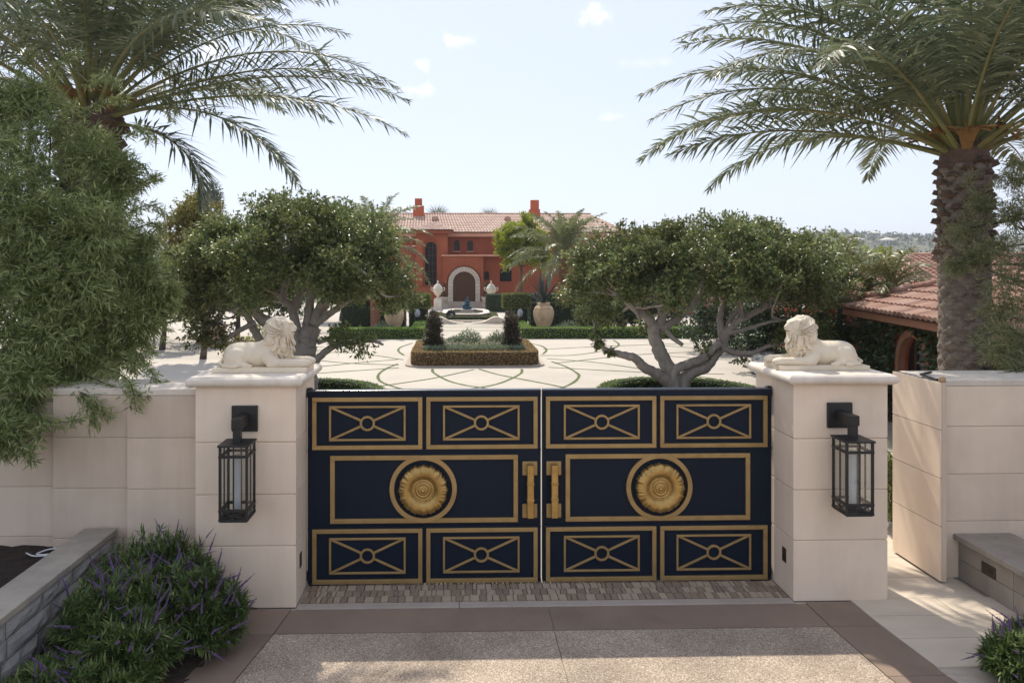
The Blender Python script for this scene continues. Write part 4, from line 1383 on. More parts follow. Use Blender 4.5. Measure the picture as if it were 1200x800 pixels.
for (px, py, Y, r) in ((1195, 210, 9.2, .26), (1185, 250, 9.2, .24), (1150, 240, 9.6, .16), (1128, 268, 9.6, .22), (1145, 300, 9.6, .18), (1205, 290, 9.0, .38), (1165, 290, 9.3, .22), (1180, 330, 9.0, .3), (1215, 360, 8.8, .4), (1170, 365, 9.2, .24),
                       (1190, 400, 8.8, .32), (1225, 430, 8.5, .4), (1195, 440, 8.6, .22), (1170, 410, 9.2, .22), (1230, 240, 9.0, .4), (1240, 320, 8.8, .5), (1120, 310, 9.6, .12)):
    q = at(px, py, Y); Rc.append((q.x, q.y, q.z, r))
Rc = np.array(Rc)
wisps = []
for (a, b, c, Y) in (((1200, 215), (1175, 205), (1160, 220), 9.3), ((1170, 260), (1140, 262), (1118, 282), 9.5), ((1165, 300), (1135, 300), (1108, 318), 9.5), ((1200, 430), (1175, 440), (1160, 470), 8.3),
                     ((1210, 440), (1190, 455), (1178, 490), 8.2), ((1180, 380), (1155, 385), (1140, 400), 9.2), ((1200, 195), (1190, 188), (1180, 195), 9.3), ((1150, 230), (1135, 215), (1140, 200), 9.6)):
    wisps.append([at(*a, Y + .3), at(*b, Y + .1), at(*c, Y)])
willowy('sparse grey-green tree at the right edge, in front of the palm trunk', (8.3, 9.3, 0), Rc[:, :3], Rc[:, 3], 17000, .085, .012, 'leaf_grey', wisps, top=(8.1, 9.2, 4.2), trunk_r=.08)

# ================================================================== THE TWO GNARLED COURTYARD TREES
def gnarled(label, Yt, limbs, c, r, nl, lr, n, seed, extra_lobes=(), sprigs=(), flat=-.36, tag_group='spreading trees in clipped rings'):
    rng = np.random.default_rng(seed)
    t = thing('courtyard_tree', label, 'tree', (0, 0, 0), 0, tag_group)
    mb = MB(); nodes = []
    for pts, r0, r1, dy in limbs:
        W = []
        m = len(pts)
        for i, (px, py) in enumerate(pts):
            u = i / max(1, m - 1)
            W.append(np.array(at(px, py, Yt + dy[0] + (dy[1] - dy[0]) * u)))
        P = limb(mb, W, r0, r1, 7, 12, .075, rng)
        nodes += P[len(P) // 3:]
    lob = lobes_in(c, r, nl, .30, flat, rng)
    if len(extra_lobes): lob = np.concatenate([lob, np.array(extra_lobes)])
    branch_tubes(mb, nodes, lob, .045, .010, .09, 6, rng, 5)
    tr = mb.build('trunk', 'bark', t, smooth=True)
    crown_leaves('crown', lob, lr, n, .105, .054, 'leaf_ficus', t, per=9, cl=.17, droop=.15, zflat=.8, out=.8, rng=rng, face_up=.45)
    if len(sprigs):
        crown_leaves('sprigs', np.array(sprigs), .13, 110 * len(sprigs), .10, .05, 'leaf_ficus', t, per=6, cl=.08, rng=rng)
    return t


def c7(p): return (650 + p[0] / 4, 250 + p[1] / 4)
YT = 18.3
RL = [
    ([(545, 860), (530, 790), (470, 745), (420, 722), (380, 682), (330, 665), (260, 650), (225, 625), (200, 572)], .17, .05, (0, -.9)),
    ([(590, 880), (565, 790), (530, 720), (490, 640), (465, 560), (468, 520)], .20, .15, (0, -.1)),
    ([(468, 530), (430, 485), (380, 450), (330, 405), (302, 378)], .13, .06, (-.1, -.5)),
    ([(480, 540), (505, 480), (490, 425), (470, 380), (440, 300), (420, 220)], .13, .04, (-.1, .3)),
    ([(490, 540), (560, 505), (620, 460), (668, 400), (690, 340), (700, 240)], .11, .03, (-.1, .6)),
    ([(520, 545), (556, 585), (600, 617)], .07, .05, (-.1, -.4)),
    ([(600, 880), (605, 790), (650, 740), (705, 720), (740, 672), (780, 620), (800, 560)], .17, .13, (0, -.2)),
    ([(580, 860), (560, 745), (630, 705), (690, 682), (735, 640), (775, 600)], .13, .10, (-.15, -.3)),
    ([(795, 570), (860, 505), (930, 468), (1010, 428), (1100, 380)], .11, .04, (-.2, -.6)),
    ([(810, 560), (860, 552), (930, 532), (1010, 508), (1080, 500)], .07, .025, (-.25, -.8)),
    ([(785, 580), (775, 500), (785, 420), (780, 340), (800, 240)], .10, .03, (-.2, .5)),
    ([(795, 630), (850, 655), (930, 652), (1000, 622), (1060, 610), (1120, 580)], .08, .025, (-.2, -.5)),
    ([(800, 560), (840, 470), (900, 380), (960, 280)], .09, .03, (-.2, .2)),
    ([(480, 530), (540, 430), (560, 330), (600, 220)], .09, .03, (0, 1.0)),
    ([(330, 410), (370, 440), (400, 500)], .06, .03, (-.6, -.4)),
]
RL = [([c7(p) for p in pts], a, b, d) for pts, a, b, d in RL]
cc = at(832, 327, YT)
ex = [at(682, 330, YT), at(690, 365, YT - .3), at(675, 300, YT), at(715, 372, YT), at(970, 350, YT - .4), at(985, 330, YT), at(960, 385, YT - .5), at(925, 395, YT - .6), at(760, 385, YT + .8), at(668, 345, YT), at(905, 275, YT), at(930, 285, YT - .3), at(955, 300, YT), at(975, 310, YT - .2), at(920, 300, YT - .8), at(880, 268, YT), at(700, 285, YT - .3), at(725, 275, YT)]
gnarled('gnarled spreading tree with bare grey limbs, right half of the courtyard', YT, RL, (cc.x, YT, cc.z - .12), (3.45, 2.6, 1.52), 175, .42, 84000, 5, ex, [at(*c7(q_), YT - .85) for q_ in ((195, 560), (198, 600), (212, 612), (262, 655), (190, 575))] + [at(*c7(q_), YT - .25) for q_ in ((740, 640), (715, 650), (755, 625))], flat=-.24)


def c8(p): return (200 + p[0] / 3.81, 220 + p[1] / 3.81)
LL_ = [
    ([(600, 960), (600, 860), (600, 770), (604, 700), (630, 620)], .34, .24, (0, 0)),
    ([(630, 640), (650, 580), (690, 520), (702, 465), (710, 380), (700, 300)], .16, .04, (0, .5)),
    ([(640, 610), (680, 515), (780, 462), (880, 412), (960, 380)], .14, .04, (0, -.4)),
    ([(655, 600), (720, 555), (790, 505), (860, 450), (930, 440)], .10, .03, (0, -.8)),
    ([(580, 690), (500, 622), (400, 580), (350, 500), (285, 430), (250, 330), (230, 240)], .19, .04, (0, -.5)),
    ([(560, 640), (540, 530), (500, 500), (520, 400), (540, 260), (560, 180)], .13, .03, (0, .4)),
    ([(540, 560), (590, 460), (660, 392), (720, 320)], .10, .03, (0, .8)),
    ([(610, 640), (622, 510), (640, 400), (630, 280), (650, 180)], .13, .03, (0, .3)),
    ([(630, 790), (665, 755), (720, 712), (800, 692), (900, 684), (950, 700)], .11, .03, (-.1, -.7)),
    ([(660, 690), (700, 680), (760, 700), (800, 690)], .06, .03, (0, -.5)),
    ([(500, 860), (470, 780), (380, 650), (330, 560), (240, 540), (150, 520)], .14, .03, (0, -.5)),
    ([(380, 600), (300, 640), (220, 690), (120, 680), (80, 640)], .07, .02, (-.3, -.9)),
]
LL_ = [([c8(p) for p in pts], a, b, d) for pts, a, b, d in LL_]
cc = at(345, 318, YT)
ex = [at(400, 395, YT - .6), at(422, 402, YT - .8), at(225, 360, YT - .6), at(215, 330, YT), at(240, 380, YT - .7), at(260, 395, YT - .6), at(232, 395, YT - .9), at(470, 320, YT), at(455, 280, YT)]
gnarled('dense spreading tree with grey limbs behind the left lion', YT, LL_, (cc.x, YT, cc.z), (3.0, 2.5, 1.78), 175, .43, 82000, 9, ex, flat=-.5)

# clipped rings round the two trees
for (cx, lab) in ((at(800, 460, YT).x, 'low clipped ring hedge around the right courtyard tree'), (at(350, 460, YT).x, 'low clipped ring hedge around the left courtyard tree')):
    t = thing('ring_hedge', lab, 'hedge', (cx, YT, 0), 0, 'clipped rings round the courtyard trees')
    mb = MB(); n = 48
    r0, r1 = 1.75, 2.15
    for k in range(n):
        a, b = 2 * math.pi * k / n, 2 * math.pi * (k + 1) / n
    prof = [(r0, 0), (r1, 0), (r1 + .02, .22), (r1 - .05, .30), (r0 + .05, .30), (r0 - .02, .22)]
    base = 0; vs = []; fs = []
    for k in range(n):
        a = 2 * math.pi * k / n
        vs += [(r * math.cos(a), r * math.sin(a), z) for r, z in prof]
    m = len(prof)
    for k in range(n):
        for q in range(m):
            fs.append((k * m + q, ((k + 1) % n) * m + q, ((k + 1) % n) * m + (q + 1) % m, k * m + (q + 1) % m))
    c = mb.add(vs, fs).build('core', 'hedgecore', t)
    leaf_skin('foliage', c, 9000, .045, .028, 'leaf_box', t, .5, .02)
    MB().add([(r0 * math.cos(2 * math.pi * k / 32), r0 * math.sin(2 * math.pi * k / 32), .03) for k in range(32)], [tuple(range(32))]).build('soil', 'soil', t)

# ================================================================== SALVIA BUSHES WITH PURPLE SPIKES
def spike_mesh():
    mb = MB()
    rng = np.random.default_rng(3)
    for i in range(13):
        u = i / 12
        r = .0085 * (1 - .6 * u)
        for k in range(4):
            a = k * 1.57 + i * .6
            c = Vector((r * .9 * math.cos(a), r * .9 * math.sin(a), u * .13 + rng.normal() * .003))
            s = .0068 * (1 - .45 * u) * rng.uniform(.5, 1.3)
            mb.add([c + Vector((s, 0, 0)), c + Vector((-s, 0, 0)), c + Vector((0, s, 0)), c + Vector((0, -s, 0)), c + Vector((0, 0, s * 1.2)), c - Vector((0, 0, s))],
                   [(0, 2, 4), (2, 1, 4), (1, 3, 4), (3, 0, 4), (2, 0, 5), (1, 2, 5), (3, 1, 5), (0, 3, 5)])
    mb.tube([(0, 0, -.16), (0, 0, .17)], .0028, 4)
    me = mb.mesh('flower_spike'); me.materials.append(MATS['flower_purple'])
    return me


SPIKE = spike_mesh()


def salvia(label, mounds, nst, nspk, mat='leaf_salvia', spike_bias=(0, 0), seed=1, group='purple flowering bushes'):
    """mounds: (x,y,z0,rx,ry,h)"""
    rng = np.random.default_rng(seed)
    t = thing('flowering_bush', label, 'bush', (0, 0, 0), 0, group)
    mb = MB(); P, D, N = [], [], []
    tips = []
    ar = np.array([m[3] * m[4] for m in mounds]); ar /= ar.sum()
    for s in range(nst):
        x, y, z0, rx, ry, h = mounds[rng.choice(len(mounds), p=ar)]
        a, u = rng.uniform(0, 2 * math.pi), rng.random() ** .5
        b0 = np.array([x + .55 * u * rx * math.cos(a), y + .55 * u * ry * math.sin(a), z0])
        hh = h * math.sqrt(max(.06, 1 - (u * .97) ** 2)) * rng.uniform(.62, 1.18)
        tp = np.array([x + u * rx * math.cos(a) * 1.05, y + u * ry * math.sin(a) * 1.05, z0 + max(.09, hh)])
        mid = (b0 + tp) / 2 + np.array([0, 0, .12 * h]) + rng.normal(size=3) * .03
        pts = np.array(catmull([b0, mid, tp], 8))
        mb.tube(pts, list(np.linspace(.006, .003, len(pts))), 4, cap=False)
        td = unit(pts[-1] - pts[-3]); tips.append((pts[-1], td))
        for i in range(3, len(pts)):
            dd = unit(pts[i] - pts[i - 1])
            for _ in range(5 if i < len(pts) - 4 else 7):
                sdir = rdir(1, rng)[0]
                P.append(pts[i] + rng.normal(size=3) * .012); D.append(unit(dd * .75 + sdir * .8 + np.array([0, 0, -.05]))); N.append(sdir * .4 + np.array([0, 0, 1]))
    mb.build('stems', 'darkbark', t)
    k = len(P)
    me = leaf_mesh('foliage', P, np.array(D), np.array(N), 0.09 * rng.uniform(.5, 1.4, k), .0155 * rng.uniform(.8, 1.3, k), .2)
    mesh_obj('foliage', me, mat, t)
    ix = rng.choice(len(tips), min(nspk, len(tips)), replace=False)
    for i in ix:
        p, d = tips[i]
        dv = Vector(d) + Vector((spike_bias[0], spike_bias[1], .15)) + Vector(rng.normal(size=3) * .45)
        o = bpy.data.objects.new('flower_spike', SPIKE)
        o.location = Vector(p) + dv.normalized() * .10
        o.rotation_euler = dv.to_track_quat('Z', 'Y').to_euler()
        s = rng.uniform(.55, 1.15); o.scale = (s, s, s)
        link(o, t)
    return t


salvia('big mounded bush of purple flower spikes beside the left pillar', [(-2.88, 7.05, .1, .60, .40, .70), (-2.55, 6.65, .06, .55, .48, .58), (-3.0, 6.4, .12, .42, .55, .60), (-2.25, 6.72, .03, .34, .38, .52), (-2.72, 6.0, .08, .42, .45, .46)], 1000, 235, spike_bias=(.05, -.15), seed=4)
salvia('low green bush with few purple flowers at the bottom left edge', [(-3.05, 5.55, .1, .45, .5, .26), (-2.75, 5.55, .06, .4, .5, .34), (-3.1, 5.05, .1, .35, .5, .22)], 560, 26, spike_bias=(.1, -.1), seed=6)
q = gnd(1192, 790, .1)
salvia('small bush of purple flower spikes at the bottom right corner', [(q.x + .06, q.y, .04, .28, .26, .33), (q.x + .38, q.y + .25, .03, .28, .28, .32)], 260, 30, spike_bias=(-.2, .0), seed=8)
# ================================================================== CENTRAL FLOWER BED
bt = thing('garden_bed', 'rectangular flower bed edged by a clipped brown hedge, centre of the courtyard', 'flower bed')
bx0, bx1, by0, by1 = -1.55, 2.82, 24.6, 29.0
MB().prism(rrect(bx0 - .22, bx1 + .22, by0 - .06, by1 + .2, .5), -.01, .05).build('kerb', 'kerbcon', bt)
outer, inner = rrect(bx0, bx1, by0, by1, .45, 5), rrect(bx0 + .42, bx1 - .42, by0 + .42, by1 - .42, .25, 5)
mb = MB(); n = len(outer)
vs = [(x, y, z) for z, ring in ((.05, outer), (.43, outer), (.49, [(x * .995 + .003, y) for x, y in outer]), (.49, inner), (.1, inner)) for x, y in ring]
mb.add(vs, [(q * n + i, q * n + (i + 1) % n, (q + 1) * n + (i + 1) % n, (q + 1) * n + i) for q in range(4) for i in range(n)])
c = mb.build('border_core', 'browncore', bt)
leaf_skin('border_foliage', c, 16000, .05, .034, 'leaf_brownhedge', bt, .5, .02)
MB().prism(inner, .1, .30).build('soil', 'mulch', bt)
rng = np.random.default_rng(21)
k = 9000
P = np.stack([rng.uniform(bx0 + .45, bx1 - .45, k), rng.uniform(by0 + .5, by1 - .5, k), rng.uniform(.30, .50, k)], 1)
me = leaf_mesh('ground_cover', P, unit(rdir(k, rng) + np.array([0, 0, .7])), rdir(k, rng), .10 * rng.uniform(.6, 1.3, k), .05 * rng.uniform(.7, 1.2, k))
mesh_obj('ground_cover', me, 'leaf_cover', bt)
k = 1600
P = np.stack([rng.uniform(bx0 + .45, bx1 - .45, k), rng.uniform(by0 + .5, by1 - .5, k), rng.uniform(.42, .60, k)], 1)
mesh_obj('blossom', leaf_mesh('blossom', P, unit(rdir(k, rng) + np.array([0, 0, .4])), rdir(k, rng), .045, .04), 'flower_white', bt)
k = 5200
P = np.stack([rng.uniform(bx0 + .45, bx1 - .45, k), rng.uniform(by0 + .45, by0 + 1.0, k), rng.uniform(.28, .62, k)], 1)
mesh_obj('silver_edging', leaf_mesh('silver_edging', P, unit(rdir(k, rng) + np.array([0, 0, .8])), rdir(k, rng), .11, .03), 'leaf_silver', bt)


def tuft(name, label, cat, x, y, z0, r, h, n, L, W, mat, group=None):
    """leafy clump of upright stems"""
    rng = np.random.default_rng(int(abs(x * 100 + y * 10)))
    a = rng.uniform(0, 2 * math.pi, n); u = rng.random(n) ** .5; hh = rng.random(n)
    P = np.stack([r * u * np.cos(a) * (.5 + .6 * hh), r * u * np.sin(a) * (.5 + .6 * hh), hh * h * (1 - .5 * u)], 1)
    D = unit(np.stack([np.cos(a) * u, np.sin(a) * u, np.full(n, .9)], 1) + .6 * rdir(n, rng))
    o = mesh_obj(name, leaf_mesh(name, P, D, rdir(n, rng), L * rng.uniform(.7, 1.3, n), W), mat, None, (x, y, z0))
    return tag(o, label, cat, group)


for px, py, rr, hh, lab in ((550, 399, .42, .75, 'loose silver-green clump in the middle of the courtyard bed'), (583, 400, .40, .60, 'loose silver-green clump right of the middle of the bed'),
                            (533, 401, .30, .42, 'low silver-green clump left of the middle of the bed'), (592, 402, .28, .55, 'silver-green clump beside the right dark column shrub')):
    q = at(px, py, 28.0)
    tuft('garden_clump', lab, 'plant', q.x, 28.0, .3, rr, hh, 900, .14, .028, 'leaf_silver', 'clumps in the courtyard bed')
for px, lab in ((508, 'dark narrow column shrub at the left of the courtyard bed'), (599, 'dark narrow column shrub at the right of the courtyard bed')):
    q = at(px, 400, 25.8)
    t = thing('column_shrub', lab, 'shrub', (q.x, 25.8, .3), 0, 'dark column shrubs in the bed')
    MB().tube([(0, 0, 0), (.02, .01, .9)], [.05, .02], 6).build('trunk', 'darkbark', t)
    lob = np.array([(random.uniform(-.12, .12) * (1.3 - z), random.uniform(-.12, .12), z) for z in np.linspace(.12, 1.28, 14)])
    crown_leaves('crown', lob, np.interp(lob[:, 2], [0, .3, 1.3], [.36, .34, .24]), 9000, .08, .034, 'leaf_plum', t, per=8, cl=.08, zflat=1.0)
    crown_leaves('skirt', lob[:4], .36, 2600, .075, .03, 'leaf_dark', t, per=8, cl=.08, zflat=.8)

# ================================================================== HEDGES AND TOPIARY AROUND THE COURTYARD
def px_x(px, Y): return at(px, 400, Y).x


GH = 'low green hedges round the courtyard'
Yh = 33.9
hedge('low_hedge', rrect(px_x(611, Yh), px_x(868, Yh), Yh, Yh + .75, .3), 0, .48, 15000, .06, .036, 'leaf_box', 'long low clipped green hedge right of the courtyard bed', group=GH)
hedge('low_hedge', rrect(px_x(385, Yh), px_x(497, Yh), Yh, Yh + .75, .3), 0, .48, 9000, .06, .036, 'leaf_box', 'low clipped green hedge left of the courtyard bed', group=GH)
hedge('low_hedge', rrect(px_x(610, Yh), px_x(610, Yh) + .6, Yh + 1.0, Yh + 5.5, .2), 0, .48, 5000, .06, .036, 'leaf_box', 'low hedge running back towards the right topiary block', group=GH)
hedge('low_hedge', rrect(px_x(496, Yh) - .6, px_x(496, Yh), Yh + 1.0, Yh + 5.5, .2), 0, .48, 5000, .06, .036, 'leaf_box', 'low hedge running back towards the left topiary block', group=GH)
for xa, xb, lab in ((475, 503.5, 'square topiary block on a dark stem left of the front steps'), (590, 622, 'square topiary block on a dark stem right of the front steps')):
    Yt_ = 38.5
    a, b = px_x(xa, Yt_), px_x(xb, Yt_)
    t = thing('topiary_block', lab, 'topiary', (0, 0, 0), 0, 'square topiary blocks')
    z1, z0 = at(550, 345, Yt_).z, at(550, 361, Yt_).z
    c = MB().box(a, b, Yt_, Yt_ + 1.4, z0, z1).build('head', 'hedgecore', t, bevel=.10, seg=3)
    leaf_skin('foliage', c, 6500, .065, .04, 'leaf_topiary', t, .5, .03)
    c = MB().box(a + .2, b - .16, Yt_ + .2, Yt_ + 1.2, 0, z0 + .05).build('stem_hedge', 'hedgecore', t, bevel=.05)
    leaf_skin('stem_foliage', c, 3500, .06, .035, 'leaf_dark', t, .5, .03)
Yd = 40.5
DG = 'tall dark hedges before the house'
hedge('dark_hedge', [(px_x(622, Yd), Yd), (px_x(700, Yd), Yd), (px_x(700, Yd), Yd + 1.2), (px_x(622, Yd), Yd + 1.2)], 0, at(600, 355, Yd).z, 7000, .08, .045, 'leaf_dark', 'tall dark hedge behind the right terracotta jar', group=DG)
hedge('dark_hedge', [(px_x(620, 44), 44), (px_x(720, 44), 44), (px_x(720, 44), 45.2), (px_x(620, 44), 45.2)], 0, at(600, 345, 44).z, 6000, .08, .045, 'leaf_dark', 'second dark hedge behind the right jar, a step taller', group=DG)
hedge('dark_hedge', [(px_x(570, 53), 53), (px_x(592, 53), 53), (px_x(592, 53), 54), (px_x(570, 53), 54)], 0, at(600, 345, 53).z, 2500, .08, .045, 'leaf_dark', 'small dark hedge beside the right stone urn', group=DG)
hedge('dark_hedge', [(px_x(400, Yd), Yd), (px_x(474, Yd), Yd), (px_x(474, Yd), Yd + 1.2), (px_x(400, Yd), Yd + 1.2)], 0, at(600, 352, Yd).z, 6000, .08, .045, 'leaf_dark', 'tall dark hedge behind the left terracotta jar', group=DG)

# ================================================================== JARS, URNS, POTS
def jar(label, x, y, s, group='big terracotta jars'):
    t = thing('terracotta_jar', label, 'jar', (x, y, 0), 0, group)
    MB().lathe([(.0, 0), (.30, 0), (.33, .02), (.33, .22), (.31, .24), (0, .24)], 20).build('stand', 'stepstone', t)
    prof = [(.0, .24), (.27, .24), (.31, .30), (.40, .50), (.50, .78), (.54, 1.02), (.52, 1.20), (.44, 1.36), (.34, 1.46), (.30, 1.50), (.33, 1.53), (.33, 1.58), (.30, 1.59), (.27, 1.56), (.26, 1.45), (0, 1.42)]
    MB().lathe([(r * s, z * s if z > .25 else z) for r, z in prof], 32).build('body', 'jarclay', t, smooth=True)
    for z, r in ((1.30, .485), (.62, .447)):
        MB().lathe([((r) * s, (z - .02) * s), ((r + .018) * s, z * s), ((r) * s, (z + .02) * s)], 32).build('raised_band', 'jarclay', t, smooth=True)
    return t


q = gnd(637, 384.5)
YJ = 36.4
jar('big terracotta jar with spiky dark leaves, right of the courtyard bed', px_x(637, YJ), YJ, .98)
t = thing('yucca_plant', 'dark spiky plant growing from the right terracotta jar', 'plant', (px_x(637, YJ), YJ, 1.45))
rng = np.random.default_rng(5)
for k in range(34):
    a = rng.uniform(0, 2 * math.pi); e = rng.uniform(.55, 1.45); L = rng.uniform(1.2, 2.2)
    d = np.array([math.cos(a) * math.cos(e), math.sin(a) * math.cos(e), math.sin(e)]); s = np.cross(d, [0, 0, 1]); s /= np.linalg.norm(s)
    p1 = d * L * .55; p2 = d * L + np.array([0, 0, -.22 * L * math.cos(e)])
    w = .055
    MB().add([-s * w * .5, s * w * .5, p1 + s * w, p1 - s * w, p2, p1 + np.array([0, 0, -.02])], [(0, 1, 2, 3), (3, 2, 4)]).build('leaf', 'leaf_yucca', t, fix=False)
jar('big terracotta jar half hidden by leaves, left of the courtyard bed', px_x(462, YJ), YJ, .92)
tuft('garden_clump', 'white-flowered leafy clump in front of the left terracotta jar', 'plant', px_x(452, YJ) , YJ - 1.2, 0, .55, .8, 900, .14, .04, 'leaf_silver', 'white clumps beside the jars')
tuft('garden_clump', 'white-flowered leafy clump right of the right terracotta jar', 'plant', px_x(664, YJ), YJ - 1.0, 0, .7, .75, 1100, .14, .04, 'leaf_silver', 'white clumps beside the jars')
tuft('hanging_plant', 'trailing plant spilling over the left terracotta jar', 'plant', px_x(460, YJ), YJ - .42, 1.0, .4, .55, 500, .13, .05, 'leaf_dark')


def urn(label, x, y):
    t = thing('stone_urn', label, 'urn', (x, y, 0), 0, 'lidded stone urns before the steps')
    p = MB().box(-.30, .30, -.30, .30, 0, .82).build('pedestal', 'urnstone', t, bevel=.02)
    MB().box(-.34, .34, -.34, .34, 0, .10).build('plinth', 'urnstone', p, bevel=.01)
    prof = [(0, .82), (.20, .82), (.20, .87), (.09, .93), (.07, .99), (.10, 1.04), (.24, 1.18), (.34, 1.36), (.38, 1.52), (.38, 1.58), (.42, 1.62), (.42, 1.66), (.33, 1.70), (.30, 1.80), (.20, 1.92), (.09, 2.0), (.055, 2.06), (.075, 2.13), (.05, 2.22), (0, 2.25)]
    MB().lathe(prof, 24).build('bowl', 'urnstone', t, smooth=True)
    for s in (-1, 1):
        MB().tube(catmull([(s * .34, 0, 1.40), (s * .50, 0, 1.52), (s * .52, 0, 1.68), (s * .43, 0, 1.70)], 4), .032, 8).build('handle', 'urnstone', t, smooth=True)


YU = 56.0
urn('white lidded stone urn on a pedestal left of the front door', px_x(513, YU), YU)
urn('white lidded stone urn on a pedestal right of the front door', px_x(575.5, YU), YU)
for px, lab in ((520.5, 'white planter with a small dark bush left of the front steps'), (569.5, 'white planter with a small dark bush right of the front steps')):
    x = px_x(px, 58)
    t = thing('planter', lab, 'planter', (x, 58, 0), 0, 'planters beside the front steps')
    MB().lathe([(0, .35), (.24, .35), (.36, .80), (.40, .82), (.40, .88), (.33, .88), (.30, .80), (0, .80)], 18).build('pot', 'urnstone', t, smooth=True)
    MB().box(-.30, .30, -.28, .28, 0, .355).build('plinth', 'stepstone', t)
    lob = np.array([(0, 0, z) for z in np.linspace(.95, 1.9, 6)])
    crown_leaves('crown', lob, np.linspace(.32, .14, 6), 900, .08, .05, 'leaf_dark', t, per=6, cl=.08)
for px, lab in ((489, 'pale oval garden ornament in front of the left topiary stem'), (609.5, 'pale oval garden ornament in front of the right topiary stem')):
    x = px_x(px, 38.2)
    t = thing('garden_ornament', lab, 'ornament', (x, 38.2, 0), 0, 'pale oval ornaments by the topiary')
    MB().lathe([(0, 0), (.09, 0), (.09, .05), (.035, .08), (.03, .66), (.06, .70), (0, .70)], 12).build('post', 'darkbronze', t, smooth=True)
    MB().lathe([(0.02, .70), (.10, .74), (.155, .88), (.15, 1.0), (.10, 1.10), (.03, 1.14), (0, 1.14)], 18).build('globe', 'greyglobe', t, smooth=True)
# pot with purple flowers on the far left
q = gnd(252, 405)
t = thing('flower_pot', 'pale clay pot of purple flowers behind the left lion', 'pot', (q.x, q.y, 0))
MB().lathe([(0, 0), (.30, 0), (.34, .05), (.42, .6), (.50, .78), (.56, .82), (.56, .90), (.48, .90), (.44, .80), (0, .80)], 24).build('pot', 'potclay', t, smooth=True)
lob = np.array([(.0, 0, 1.0), (.2, .05, .98), (-.2, 0, .98), (0, .1, 1.12)])
crown_leaves('flowers', lob, .2, 700, .07, .06, 'flower_purple', t, per=6, cl=.06)

# ================================================================== FOUNTAIN AND SCULPTURES
fx = at(546, 370, 47).x
ft = thing('fountain', 'low white rimmed stone fountain pool in front of the house steps', 'fountain', (fx, 46.8, 0))
def octa(rx, ry, cut=.34):
    return [(rx * x, ry * y) for x, y in ((-1, -1 + 2 * cut * .8), (-1 + 2 * cut * .6, -1), (1 - 2 * cut * .6, -1), (1, -1 + 2 * cut * .8), (1, 1 - 2 * cut * .8), (1 - 2 * cut * .6, 1), (-1 + 2 * cut * .6, 1), (-1, 1 - 2 * cut * .8))]
def octring(mb, r1, r0, z0, z1):
    n = len(r1)
    vs = [(x, y, z0) for x, y in r1] + [(x, y, z1) for x, y in r1] + [(x, y, z1) for x, y in r0] + [(x, y, z0) for x, y in r0]
    return mb.add(vs, [(q * n + i, q * n + (i + 1) % n, ((q + 1) % 4) * n + (i + 1) % n, ((q + 1) % 4) * n + i) for q in range(4) for i in range(n)])
octring(MB(), octa(1.42, 2.5), octa(1.18, 2.25), 0, .40).build('basin_wall', 'stepstone', ft)
octring(MB(), octa(1.50, 2.6), octa(1.12, 2.2), .402, .47).build('rim', 'capstone', ft, bevel=.01)
MB().add([(x, y, .33) for x, y in octa(1.17, 2.24)], [tuple(range(8))]).build('water', 'poolwater', ft)
c = octring(MB(), octa(2.0, 3.0), octa(1.55, 2.62), 0, .30).build('planting', 'hedgecore', ft)
leaf_skin('planting_foliage', c, 5000, .07, .045, 'leaf_topiary', ft, .5, .03)
octring(MB(), octa(2.25, 3.2), octa(2.02, 3.02), 0, .14).build('outer_kerb', 'capstone', ft, bevel=.02)
# stone ramps swelling up in front of the pool
for s, lab in ((-1, 'low curved white stone bank left of the fountain front'), (1, 'low curved white stone bank right of the fountain front')):
    xs = np.linspace(0, 1, 18)
    mb = MB(); vs = []
    for u in xs:
        z = .05 + .36 * math.exp(-((u - .55) / .22) ** 2)
        x = s * (.25 + 2.6 * u)
        vs += [(x, 0, 0), (x, 0, z), (x, .5, z), (x, .5, 0)]
    fs = [(i * 4 + q, (i + 1) * 4 + q, (i + 1) * 4 + (q + 1) % 4, i * 4 + (q + 1) % 4) for i in range(len(xs) - 1) for q in range(4)] + [(3, 2, 1, 0), tuple(len(vs) - 4 + i for i in range(4))]
    o = mb.add(vs, fs).build('stone_bank', 'capstone', None, (fx + .05, 42.6, 0))
    tag(o, lab, 'stone bank', 'stone banks before the fountain')


def sdf_obj(name, field, lo, hi, h, mat, parent=None, loc=None):
    n = [int((b - a) / h) for a, b in zip(lo, hi)]
    G = np.stack(np.meshgrid(*[np.arange(k) * h + a for k, a in zip(n, lo)], indexing='ij'), -1).astype(np.float32)
    V, Q = surface_nets(field(G), np.array(lo), h)
    return mesh_obj(name, np_mesh(name, V, Q, 4), mat, parent, loc, smooth=True)


